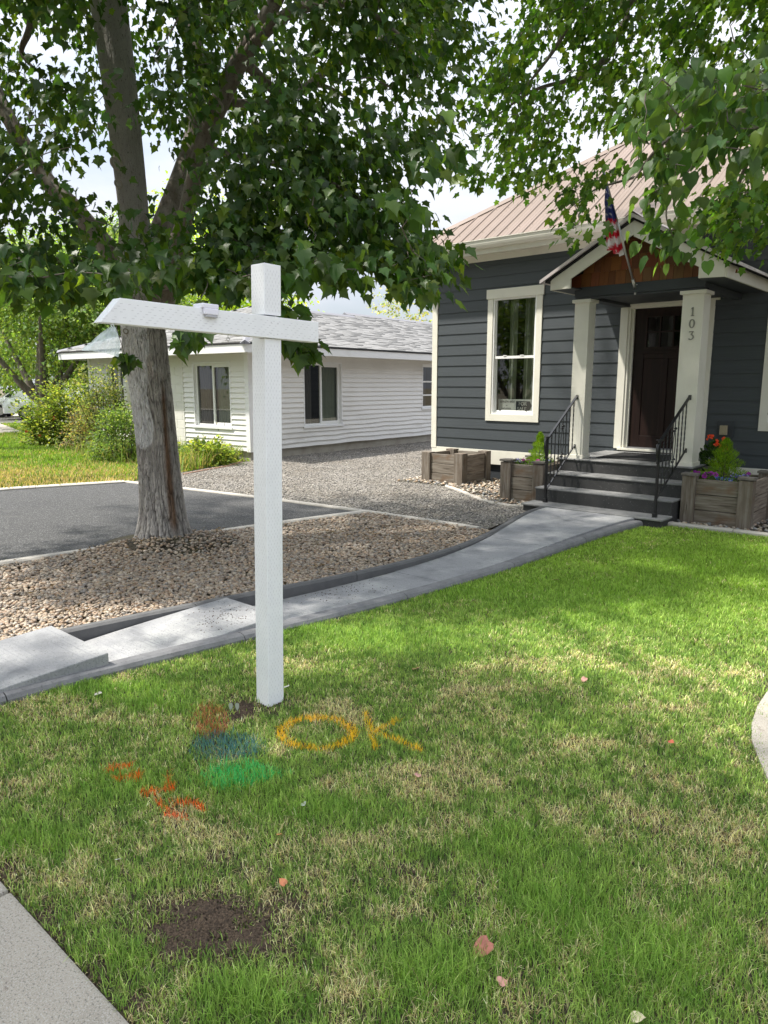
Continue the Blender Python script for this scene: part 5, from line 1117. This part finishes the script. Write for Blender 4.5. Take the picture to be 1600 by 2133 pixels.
# leave the trunk and main limbs mostly free in front
def clear(u_,v_,y):
    if v_<440 or (v_<540 and random.random()<.6):
        if seg(np.array([u_]),np.array([v_]),(245,0),(290,520))[0]<92 and y<7.5: return False
        if seg(np.array([u_]),np.array([v_]),(575,0),(450,230))[0]<66 and y<7.2: return False
        if seg(np.array([u_]),np.array([v_]),(450,230),(372,470))[0]<58 and y<7.3: return False
        if seg(np.array([u_]),np.array([v_]),(0,210),(110,400))[0]<62 and y<7.7: return False
    return True
SUNV2=(SUNV.x/SUNV.z,SUNV.y/SUNV.z)
def onpatch(p,L_):
    gx_=p[0]-SUNV2[0]*(p[2]-.4); gy_=p[1]-SUNV2[1]*(p[2]-.4); return any(((gx_-a)/c_)**2+((gy_-b_)/d_)**2<1 for a,b_,c_,d_ in L_)
SUN1=[(2.5,8.6,.9,.8),(1.6,7.2,.6,.3),(*G(1340,1270),.7,.3),(*G(1200,1310),.7,.3),(*G(1450,1380),1.0,.35),(*G(1550,1230),.6,.45),(3.4,10.,.8,.8),(*G(1250,1180),.7,.3),(*G(1060,1350),.5,.2),(*G(1300,1500),.6,.2),(*G(900,1420),.4,.15),(*G(1500,1600),.5,.2),(*G(700,960),1.5,1.5)]
s1=[q for q in s1 if clear(q[1],q[2],q[0][1]) and not (onpatch(q[0],SUN1) and random.random()<.8)]
C1=np.array([q[0] for q in s1]); O1=C1-np.array((TX,TY,4.5)); O1[:,2]*=.3; O1/=np.linalg.norm(O1,axis=1)[:,None]
GRN=[(.052,.105,.017),(.036,.082,.017),(.092,.152,.020),(.058,.114,.024),(.042,.092,.014)]
tr.connect([c for c in C1 if c[1]<9.5][:520])
# hanging tips along the lower edge
TIPS=[(40, 538), (90, 578), (120, 598), (180, 568), (235, 578), (300, 568), (345, 553), (395, 568), (440, 563), (500, 578), (560, 578), (600, 650), (606, 712), (640, 722), (625, 735), (655, 538), (700, 560), (735, 570), (790, 520), (835, 560), (860, 585), (885, 560), (905, 535), (925, 540), (395, 700), (885, 600), (20, 578), (870, 520), (840, 420), (880, 340), (920, 330), (262, 745)]
CT=np.array([AT(u_,v_,random.uniform(4.7,5.9)) for u_,v_ in TIPS for _ in (0,1)][:-1]); OT=CT-np.array((TX,TY,4.5)); OT[:,2]*=.2; OT/=np.linalg.norm(OT,axis=1)[:,None]
big=[i for i in range(len(CT)) if not (590<TIPS[i//2][0]<660 and TIPS[i//2][1]>640) and TIPS[i//2] not in ((395,700),(262,745))]
sml=[i for i in range(len(CT)) if i not in big]
ca=np.concatenate([C1,C1,C1,np.repeat(CT[big],1,0),CT[sml]]); oa=np.concatenate([O1,O1,O1,OT[big],OT[sml]]); sz_=np.concatenate([np.full(3*len(C1),.064),np.full(len(big),.094),np.full(len(sml),.095)]); sd_=np.concatenate([np.full(3*len(C1),.29),np.full(len(big),.17),np.full(len(sml),.09)])
leaves('crown',ca,oa,14,sz_,sd_,LM,GRN,mp_,M['leaf'],down=.9)
tr.connect(list(CT),.006)
# openings of the crowns: where the photo shows sun on the ground (ground x, y, radius x, radius y)
SUNNY=[(*G(u_,v_),rx_,ry_) for u_,v_,rx_,ry_ in ((1240,1180,.55,.16),(1340,1270,.6,.16),(1200,1300,.6,.14),(1400,1370,.9,.22),(1560,1240,.5,.35),(1500,1330,.7,.2),(1060,1330,.35,.1),(1250,1110,.55,.25),(1180,1010,.5,.4),(1300,1060,.5,.3),(900,1120,.8,.5),(800,1000,2.2,2.2),(700,960,2.5,2.5),(1080,940,.9,.8),(120,1060,2.,1.2),(450,1040,1.2,1.),(200,950,4,3),(640,1180,.5,.2),(330,1270,.4,.2),(420,1290,.3,.15),(120,1340,.4,.2),(900,900,2,2),(1590,1430,.5,.5),(150,1240,.5,.3),(680,1110,.7,.3))]
def shades(p,zt=.3):
    gx_=p[0]-SUNV.x/SUNV.z*(p[2]-zt); gy_=p[1]-SUNV.y/SUNV.z*(p[2]-zt)
    return any(((gx_-a)/(c_+.25))**2+((gy_-b_)/(d_+.2))**2<1 for a,b_,c_,d_ in SUNNY)
# crown above and behind the camera's view
hid=[]
while len(hid)<330:
    d=np.array([random.gauss(0,1) for _ in range(3)]); d/=np.linalg.norm(d); r=random.random()**.4; p=np.array((TX+.2,TY-.2,7.6))+d*r*np.array((4.9,4.5,4.6)); 
    zlim=CH+p[1]*.50+.35
    if p[2]<4.6 and abs(p[0])<p[1]*.55 and p[2]<zlim: continue
    if p[2]<zlim and abs(p[0]-0)<p[1]*.56: continue
    if p[2]<2.6 or shades(p): continue
    hid.append(p)
while len(hid)<330+300:                           # unseen sprays added along the sun's direction to shade the near lawn evenly
    u_,v_=random.uniform(-150,1150),random.uniform(1420,2133)
    if random.random()<.3: u_,v_=random.uniform(1100,1700),random.uniform(1620,2133)
    g_=G(u_,v_); z_=random.uniform(5.0,8.8); hid.append(np.array((g_[0]+SUNV2[0]*z_,g_[1]+SUNV2[1]*z_,z_)))
hid=np.array(hid); OH_=hid-np.array((TX,TY,5.5)); OH_/=np.linalg.norm(OH_,axis=1)[:,None]
leaves('upper_crown',hid,OH_,13,.17,.42,LS,GRN,mp_,M['leaf'])
tr.connect([tuple(p) for p in hid[::3]],.02)
tr.mb.build('limbs',M['barkbranch'],mp_,smooth=True)
# pruning scars, painted patches belong to the trunk
SC=mat('scar',(.30,.27,.23),.8,bump=[((30,30,30),.01,4)])
for (u_,v_,yy,r) in ((247,383,6.94,.030),(243,340,6.94,.045),(455,222,6.72,.036),(262,690,6.86,.020),(393,385,6.9,.02)):
    b=MB(); p=Vector(AT(u_,v_,yy)); q=Vector((-p.x*.3,-1,0)).normalized()
    ax=q.orthogonal().normalized(); ay=q.cross(ax); b.tube([p+ax*r*math.cos(t)+ay*r*1.15*math.sin(t) for t in np.linspace(0,2*math.pi,17)],r*.32,8,cap=False); b.build('pruning_scar',SC,mp_,smooth=True)
# ---- second tree, reaching in from the right
t2=thing('overhanging_tree','lighter green tree whose boughs hang in from the right over the porch roof','tree',(0,0,0),0)
X2,Y2=5.6,5.4
V,F,P_,R_=noisytrunk([(X2,Y2,-.1),(X2,Y2,1.),(X2-.05,Y2,2.2),(X2-.1,Y2+.1,3.5),(X2-.2,Y2+.1,6.),(X2-.1,Y2,9.)],[.22,.19,.17,.15,.10,.05],14,70,.014,flare=lambda z,th: .09*math.exp(-max(z,0)/.2)*np.ones_like(th))
npmesh('trunk',V,F,M['bark'],barkcol(V,False),parent=t2,smooth=True)
tr=Tree(); tr.n=[(Vector(p),r) for p,r in zip(P_,R_) if p.z>2.5]
tr.limb([(X2-.1,Y2,4.2),(4.4,6.2,6.2),A7(1360,-40,8.2),A7(1300,50,8.3),A7(1245,140,8.4),A7(1180,168,8.5),A7(1105,192,8.7),A7(1010,260,8.8)],[.10,.08,.042,.036,.030,.024,.016,.006],8,8)
tr.limb([(4.0,6.4,6.2),A7(1240,-60,8.),A7(1190,40,8.1),A7(1150,110,8.2),A7(1080,200,8.3)],[.06,.035,.028,.02,.008],8,7)
tr.limb([(X2-.1,Y2,3.6),A7(1720,120,6.4),A7(1600,152,7.2),A7(1500,160,7.6),A7(1410,125,8.)],[.09,.06,.035,.022,.008],8,8)
tr.limb([(X2-.1,Y2,3.1),A7(1700,240,5.2),A7(1600,232,5.),A7(1480,245,4.9),A7(1380,300,4.8),A7(1310,390,4.8)],[.07,.045,.028,.02,.013,.005],8,8)
tr.limb([A7(1500,240,4.9),A7(1450,330,4.8),A7(1390,430,4.75),A7(1400,490,4.7)],[.012,.009,.006,.003],8,6)
tr.limb([A7(1600,160,7.2),A7(1480,300,8.),A7(1350,360,8.2),A7(1240,395,8.3),A7(1180,440,8.3)],[.03,.024,.016,.01,.004],8,6)
tr.limb([A7(1600,260,7.),A7(1540,380,7.6),A7(1520,500,7.8)],[.03,.02,.006],8,6)
A_=[(945,425),(960,370),(985,320),(965,240),(1010,160),(1060,110),(1060,40),(1085,-40),(1040,-360),(2000,-360),(2000,330),(1600,330),(1480,240),(1380,250),(1270,285),(1232,240),(1200,275),(1185,340),(1150,375),(1112,370),(1090,392),(1055,375),(1015,410),(965,405)]
B_=[(1180,440),(1195,400),(1245,350),(1300,345),(1290,400),(1240,400),(1236,470),(1218,500),(1190,495)]
C_=[(1480,400),(1620,370),(1600,410),(1550,430),(1540,520),(1505,525),(1490,470)]
D_=[(1575,420),(1700,400),(1700,520),(1580,500)]
E_=[(1310,200),(1400,150),(1700,130),(1700,310),(1560,330),(1470,345),(1420,380),(1375,430),(1345,410),(1335,350),(1310,300)]
H2=[(1520,65,48,45,1.),(1500,110,40,26,.7),(1035,60,30,60,.8),(1215,215,30,20,.4),(1130,60,22,30,.4),(1045,215,26,26,.5),(1225,285,34,30,.9),(1350,100,26,22,.35),(1460,215,30,22,.4),(1180,250,26,22,.4),(1580,60,30,40,.7),(1290,80,24,24,.35),(1090,320,22,22,.3)]
def okh(p):
    s_,t_=toH(p[0],p[1]); return not(t_<.9 and p[2]<4.1+.68*(-t_)) and not(t_<2.4 and p[2]<3.7 and s_>-2.6)
s2=sprays(640,A_,H2,lambda u_,v_: random.uniform(7.4,9.3) if u_<1500 else random.uniform(6.2,8.8),None,7)+sprays(20,B_,[],lambda u_,v_: random.uniform(7.2,8.2),okh,3)+sprays(26,C_,[],lambda u_,v_: random.uniform(6.2,7.3),okh,3)+sprays(8,D_,[],lambda u_,v_: random.uniform(6.2,7.3),okh,3)
s2=[q for q in s2 if not(1212<q[1]<1325 and 375<q[2]<570) and not (onpatch(q[0],SUN1) and random.random()<.8)]
C2=np.array([q[0] for q in s2]); O2=C2-np.array((X2,Y2,5)); O2[:,2]*=.2; O2/=np.linalg.norm(O2,axis=1)[:,None]
G2=[(.085,.165,.022),(.060,.125,.020),(.105,.20,.026),(.050,.105,.018),(.12,.20,.03)]
leaves('crown',C2,O2,22,.078,.23,LS,G2,t2,M['leaf2'])
tr.connect([tuple(c) for c in C2],.009)
s3=sprays(80,E_,[(1240,280,40,50,1),(1500,330,40,30,.5)],lambda u_,v_: random.uniform(4.2,5.4),None,5)+[(AT(u_,v_,4.75),u_,v_) for u_,v_ in ((1400,500),(1385,520),(1410,530),(1398,470),(1375,490),(1420,505),(1345,440),(1380,430))]
s3=[q for q in s3 if not(1212<q[1]<1325 and 375<q[2]<570)]
C3=np.array([q[0] for q in s3]); O3=C3-np.array((X2,Y2,4)); O3[:,2]*=.2; O3/=np.linalg.norm(O3,axis=1)[:,None]
lf=leaves('near_bough_leaves',C3,O3,9,.076,.15,LR,[(.085,.16,.035),(.07,.135,.032),(.10,.175,.04),(.06,.12,.03)],t2,M['leaf2'],down=1.1,curl=.3)
tr.connect([tuple(c) for c in C3],.005)
hid=[]
while len(hid)<190:
    d=np.array([random.gauss(0,1) for _ in range(3)]); d/=np.linalg.norm(d); r=random.random()**.4; p=np.array((X2-.6,Y2+.4,7.4))+d*r*np.array((3.6,3.6,3.6))
    if p[2]<CH+p[1]*.5+.3 and abs(p[0])<p[1]*.56: continue
    if p[2]<3.4 or not okh(p) or shades(p): continue
    hid.append(p)
hid=np.array(hid); OH_=hid-np.array((X2,Y2,5.)); OH_/=np.linalg.norm(OH_,axis=1)[:,None]
leaves('upper_crown',hid,OH_,12,.15,.40,LS,G2,t2,M['leaf2'])
tr.mb.build('limbs',M['barkbranch'],t2,smooth=True)
# ---- background trees
def bgtree(name,label,loc,h,r,zb,ncl,lsz,cols,trunk_r=.25,per=16,fork=True,squash=1.,dens=.5,barkm=None,group=None):
    t=thing(name,label,'tree',(loc[0],loc[1],0),0,group); cs=[]
    lobes=[(np.array((random.gauss(0,.45)*r,random.gauss(0,.45)*r,zb+(h-zb)*random.uniform(.25,.9))),random.uniform(.35,.6)*r) for _ in range(12)]+[(np.array((0,0,(h+zb)/2)),.75*r)]
    while len(cs)<ncl:
        c,rr=random.choice(lobes); d=rng.normal(0,1,3); d/=np.linalg.norm(d); p=c+d*rr*random.uniform(.72,1.05)*np.array((1,1,squash))
        if p[2]<zb or p[2]>h or math.hypot(p[0],p[1])>r*1.15: continue
        cs.append(p)
    cs=np.array(cs); od=cs-np.array((0,0,(h+zb)/2)); od/=np.linalg.norm(od,axis=1)[:,None]
    leaves('crown',cs,od,per,lsz,r*.14,SIMPLE,cols,t,M['leaf2'],down=.3)
    b=MB(); T_=Tree(); T_.limb([(0,0,-.1),(.03,0,zb*.6),(.0,.05,zb+.2),(.1,0,zb+(h-zb)*.4)],[trunk_r*1.25,trunk_r,trunk_r*.85,trunk_r*.3],6,10)
    if fork:
        for a in range(5): th=a*1.3; T_.limb([(0,0,zb*.55),(math.cos(th)*r*.2,math.sin(th)*r*.2,zb+.2),(math.cos(th)*r*.6,math.sin(th)*r*.6,zb+(h-zb)*.5)],[trunk_r*.6,trunk_r*.45,.03],6,7)
    T_.mb.build('trunk',barkm or M['barkbranch'],t,smooth=True); return t
LIME=[(.16,.26,.035),(.11,.20,.03),(.20,.30,.05),(.08,.15,.025)]; MID=[(.165,.25,.055),(.12,.19,.045),(.21,.30,.075),(.09,.15,.038)]; DK=[(.03,.06,.015),(.045,.085,.02)]
GB='trees beyond the left lawn'
bgtree('yard_tree','round mid green tree with a low fork at the far edge of the left lawn',G(95,897),6.2,3.9,1.55,900,.12,MID,.26,30,group=GB)
bgtree('yard_tree','mid green tree between the round tree and the white house',(-9.9,27.5),7.8,3.6,.8,800,.13,MID,.2,30,group=GB)
bgtree('yard_tree','yellow green tree rising over the white house roof',(-7.6,33.),9.6,4.4,2.5,480,.15,[(.30,.42,.03),(.22,.34,.03),(.36,.46,.05)],.25,28,group=GB)
bgtree('yard_tree','dark tree filling the gap behind the parked cars',(-21.,50.),8.,6.5,.4,520,.24,DK,.3,26,group=GB)
bgtree('yard_tree','dark leafy tree behind the white house left corner',(-11.5,46.),8.,5.5,.4,520,.22,DK,.3,26,group=GB)
bgtree('yard_tree','tall pale green tree at the left border of the lawn',(-19.5,33.),8.2,4.6,1.5,520,.16,MID,.3,26,group=GB)
bgtree('yard_tree','shadowy broad tree far behind the cars',(-31.,52.),9.,7.,.4,420,.26,DK,.3,24,group=GB)
bgtree('birch_tree','thin pale leaved tree behind the white house roof beside the slate house',(1.55,37.),7.6,1.9,1.,130,.15,[(.28,.30,.13),(.20,.24,.09),(.34,.33,.19)],.07,11,barkm=mat('birch_bark',(.5,.47,.42),.8))
bgtree('yard_tree','tree in the left yard beyond the view, mirrored in the white house window',(-17.,14.),7.5,3.8,.8,420,.2,MID,.2,26)
# ---- shrubs
def shrub(name,label,loc,rx,h,ncl,lsz,cols,stems=14,per=16,airy=.25,flowers_=None,spike=0,cat='shrub'):
    t=thing(name,label,cat,(loc[0],loc[1],0),0); cs=[]
    while len(cs)<ncl:
        z=random.random()**.8; rr=rx*(1-.55*z**2)*random.random()**.5; th=random.uniform(0,6.28); cs.append((rr*math.cos(th),rr*math.sin(th)*.8,z*h*random.uniform(.75,1.08)))
    for k in range(spike):
        th=random.uniform(0,6.28); r0=rx*random.uniform(.1,.9)
        for q in range(5): cs.append((r0*math.cos(th)+q*.03,r0*math.sin(th),h*(.9+q*.075)))
    cs=np.array(cs); od=cs.copy(); od[:,2]-=h*.3; od/=np.linalg.norm(od,axis=1)[:,None]+1e-6
    leaves('foliage',cs,od,per,lsz,rx*airy*.6,SIMPLE,cols,t,M['leaf2'],down=-.1)
    b=MB()
    for i in range(stems): th=random.uniform(0,6.28); r0=rx*.25; r1=rx*random.uniform(.4,.9); b.tube([(r0*math.cos(th),r0*math.sin(th),0),(r1*.6*math.cos(th),r1*.6*math.sin(th),h*.5),(r1*math.cos(th),r1*math.sin(th),h*.92)],[.012,.008,.003],5)
    b.build('stems',M['twig'],t)
    if flowers_:
        V=[];F=[];C=[]
        for (x,y,z) in flowers_:
            for j in range(10):
                p=Vector((x,y,z))+Vector((random.gauss(0,.02),random.gauss(0,.02),random.gauss(0,.02))); o_=len(V); 
                a=Vector((random.gauss(0,1),random.gauss(0,1),random.gauss(0,1))).normalized()*.035; c_=a.orthogonal().normalized()*.03
                V+=[tuple(p),tuple(p+a),tuple(p+c_)]; F.append((o_,o_+1,o_+2)); C+=[(.55,.01,.02)]*3
        npmesh('blossoms',V,F,M['petal'],np.array(C),parent=t)
    return t
YG=[(.21,.27,.055),(.14,.20,.045),(.28,.31,.09),(.10,.15,.035)]; GG=[(.19,.23,.09),(.13,.17,.06),(.27,.28,.14),(.10,.14,.05)]; OL=[(.12,.19,.05),(.08,.14,.035),(.17,.23,.08)]
shrub('rose_bush','yellow green rose bush with a few red blooms, leftmost of the shrubs',G(96,928),.75,1.0,170,.075,YG,12,16,.4,[(-.25,-.5,.42),(.1,-.52,.3),(.45,-.4,.75)],spike=3)
shrub('rose_bush','tall yellowish rose bush with loose arching tips in the middle of the shrubs',G(150,928),1.05,1.35,240,.075,YG,16,17,.4,None,spike=7)
shrub('shrub','straw brown base shrub with pale dried blossoms beside the rose bush',G(185,938),.65,1.05,150,.05,[(.30,.24,.14),(.22,.17,.10),(.18,.20,.08)],18,14,.4)
shrub('shrub','grey green feathery shrub against the white house front',G(222,941),.75,1.65,280,.06,GG,18,16,.35,None,spike=6)
shrub('shrub','fine leaved green shrub just left of the maple trunk',G(254,962),.65,1.1,230,.05,OL,14,16,.4)
shrub('vine_plant','thin leggy weed climbing the white block wall right of the trunk',G(388,930),.28,1.05,26,.06,OL,8,10,.35,None,3,'weed')
shrub('weed_clump','bright yellow green leafy weeds at the foot of the white house corner',G(425,968),.75,.42,90,.08,YG,10,14,.4,None,0,'weed')
shrub('dry_weed','wispy dried flower stalks before the white house window',G(475,952),.5,.95,22,.03,[(.40,.33,.2),(.3,.28,.12)],16,7,.5,None,0,'weed')
# ================================================================== CARS
def car(label,loc,rz,suv=False,group='white cars parked across the side lot'):
    t=thing('parked_car',label,'car',loc,rz,group); Lh=2.25; Wd=.88
    prof=[(-2.25,.30),(-2.27,.62),(-2.15,.86),(-1.3,.98),(-.75,1.40),(.75,1.44),(1.35,1.02),(2.1,.90),(2.27,.62),(2.25,.30)] if not suv else [(-2.3,.32),(-2.32,.72),(-2.15,.98),(-1.25,1.08),(-.55,1.52),(1.3,1.60),(2.05,1.12),(2.28,1.0),(2.32,.62),(2.28,.32)]
    b=MB(); n=len(prof)
    def ring(y,k,zs): return [(x*k,y,.3+(z-.3)*zs) for x,z in prof]
    secs=[(-Wd,.93,.62),(-Wd,.97,.66),(-Wd*.98,.99,.70),(-Wd*.80,1.,.985),(-Wd*.4,1.,1.),(0,1.01,1.01),(Wd*.4,1.,1.),(Wd*.80,1.,.985),(Wd*.98,.99,.70),(Wd,.97,.66),(Wd,.93,.62)]
    vs=[p for s_ in secs for p in ring(*s_)]; fs=[(i*n+j,i*n+(j+1)%n,(i+1)*n+(j+1)%n,(i+1)*n+j) for i in range(len(secs)-1) for j in range(n)]+[tuple(range(n)),tuple((len(secs)-1)*n+j for j in range(n))]
    b.add(vs,fs); B=b.build('body',M['carwhite'],t,smooth=False,bevel=.03)
    zt=.3+((1.44 if not suv else 1.6)-.3); z0=1.0 if not suv else 1.08
    b=MB()
    for sg_ in (-1,1):
        y0=sg_*Wd*.985; y1=sg_*Wd*.83; b.add([(-1.15,y0,z0),(1.2,y0,z0),(.7,y1,zt-.09),(-.7,y1,zt-.09)],[(0,1,2,3)])
    b.build('side_windows',M['carglass'],t)
    b=MB(); xf=-1.27 if not suv else -1.22; xr=-.76 if not suv else -.56; b.add([(xf-.02,-.68,z0+.0),(xf-.02,.68,z0),(xr-.02,.6,zt-.05),(xr-.02,-.6,zt-.05)],[(0,1,2,3)]); b.build('windscreen',M['carglass'],t)
    for x in (-1.4,1.4):
        for sg_ in (-1,1):
            q=MB(); q.tube([(x,sg_*(Wd-.2),.32),(x,sg_*(Wd+.01),.32)],.32,20); wl=q.build('wheel',M['tyre'],t); q=MB(); q.tube([(x,sg_*(Wd-.1),.32),(x,sg_*(Wd+.025),.32)],.19,14); q.build('rim',M['alu'],wl)
    for sg_ in (-1,1):
        q=MB(); q.box(-2.29,-2.10,sg_*.5-.14*1,sg_*.5+.14,.62,.78); q.build('headlight',M['lamp'],t,bevel=.03)
    q=MB(); q.box(-2.31,-2.2,-.35,.35,.38,.55); q.build('grille',M['black'],t); return t
car('white sedan seen nose on at the left edge, left of the forked tree trunk',(*G(74,868)[:2],0),math.radians(14))
car('white car parked behind the rose bushes, right of the forked tree trunk',(*G(122,872)[:2],0),math.radians(28),True)
mound_at=lambda x,y: .10*np.exp(-(((x+2.15)/.75)**2+((y-7.0)/.6)**2))
# ================================================================== LITTER ON THE LAWN
def leafobj(label,u_,v_,size,col,shape=LM,rz=None,curl=.35,grp='fallen leaves on the front lawn',z=.022):
    T,FT=shape; T=T.copy(); x,y=T[:,0],T[:,1]-.4; zz=curl*(x**2+.6*y**2)+.05*np.sin(x*9); V=np.stack([x*size,y*size,zz*size],1)
    o=npmesh('fallen_leaf',V,FT,mat('dry_leaf',col,.7,noise=[((40,40,40),tuple(c*.55 for c in col),.45,.75,3)]),None); p=G(u_,v_,z); o.location=(p[0],p[1],z); o.rotation_euler=(random.uniform(-.5,.5),random.uniform(-.4,.4),random.uniform(0,6.28) if rz is None else rz); tag(o,label,'leaf',grp); return o
leafobj('curled reddish brown leaf in the green grass at the lower right',1007,1973,.060,(.45,.17,.12),LR)
leafobj('small white scrap of leaf on the lawn left of the orange paint marks',247,1790,.022,(.75,.72,.66),LR)
leafobj('pale grey leaf right of the green paint mark',632,1675,.026,(.62,.62,.58),LR)
leafobj('pale leaf lying beside the walkway kerb at the left',205,1445,.040,(.55,.53,.46),LR)
leafobj('cream leaf at the bottom edge of the lawn',1327,2120,.036,(.72,.63,.42),LR)
leafobj('tan leaf just right of the post, near the walkway kerb',867,1393,.048,(.55,.30,.14),LR)
leafobj('small pink leaf in the middle of the sunny lawn',1217,1415,.036,(.60,.30,.24),LR)
leafobj('tiny orange leaf between the two dirt patches in the lawn',590,1838,.028,(.60,.22,.10),LR)
leafobj('small pinkish leaf low in the green grass right of centre',1045,2045,.030,(.60,.30,.24),LR)
leafobj('small pink leaf right of the yellow K',870,1615,.030,(.60,.32,.26),LR)
leafobj('orange leaf below the green paint mark',583,1738,.020,(.75,.32,.12),LR)
leafobj('tan leaf on the sunlit grass below the porch walkway',1157,1208,.050,(.62,.42,.22),LR)
leafobj('small white leaf just right of the sign post foot',598,1430,.030,(.8,.78,.72),LR)
leafobj('reddish leaf far right in the lower lawn',1398,1545,.026,(.62,.16,.08),LR)
sprg=thing('wilted_sprig','wilted sprig with two pale grey green leaves at the left of the post foot','sprig',(*G(486,1482),.0),0)
b=MB(); b.tube([(-.06,.03,.02),(-.03,.01,.05),(0,0,.045)],.0015,5); b.build('stem',M['twig'],sprg)
for dx in (-.01,.022):
    T,FT=LR; V=np.stack([T[:,0]*.022,-.004+.3*T[:,0]**2*.022,-T[:,1]*.04],1)+np.array((dx,-.004,.048)); npmesh('leaf',V,FT,mat('wilted',(.36,.40,.32),.6),None,parent=sprg)
# dark pebble and crumbs on the walkway
x=[];y=[]
for i in range(420):
    if random.random()<.6: p=G(random.gauss(700,60),random.gauss(1225,14),.03)
    else: p=G(random.gauss(470,40),random.gauss(1285,14),.08)
    t_=toH(*p)[1]; s_=toH(*p)[0]
    if sL(t_)+.14<s_<sR(t_)-.14 and 2.3<t_<9: x.append(p[0]); y.append(p[1])
x=np.array(x);y=np.array(y);n=len(x); zz=np.array([surf(toH(a,c)[1])+.001 for a,c in zip(x,y)]); a=rng.uniform(.0015,.005,n)
scatter('path_crumbs',x,y,zz,a,a,a*.7,np.array((.09,.06,.045))*(.5+rng.random((n,1))),M['dirt'],'dark soil crumbs strewn over the sunken walkway slabs',jit=.2,cat='soil')
x,y=stones(1500,bed,(BP[:,0].min(),BP[:,1].min(),BP[:,0].max(),BP[:,1].max()),lambda x,y: (vnoise(x*3,y*3,88)>.5)*1.); n=len(x)
an=rng.uniform(0,6.28,n); foliage('leaf_litter',np.stack([x,y,.045+mound_at(x,y)+rng.uniform(0,.012,n)],1),np.stack([np.cos(an),np.sin(an),rng.normal(0,.15,n)],1),rng.uniform(.015,.06,n),rng.uniform(.002,.012,n),np.array([(.14,.075,.035),(.20,.12,.06),(.10,.06,.035),(.26,.17,.09)])[rng.integers(0,4,n)],None,M['grass'])
tag(bpy.data.objects['leaf_litter'],'brown leaf scraps and twigs caught between the river stones','litter',kind='stuff')
# street side trees behind the viewer, mirrored in the windows
bgtree('street_tree','leafy street tree across the road, behind the viewpoint',(-9.,-9.),9.,3.6,2.2,260,.22,MID,.2,22)
bgtree('street_tree','leafy street tree across the road to the left, behind the viewpoint',(-17.,-3.),9.,4.8,1.2,420,.22,MID,.2,26)
bgtree('street_tree','broad street tree across the road and far to the left, behind the viewpoint',(-25.,3.),9.,5.,1.2,420,.24,MID,.2,26)
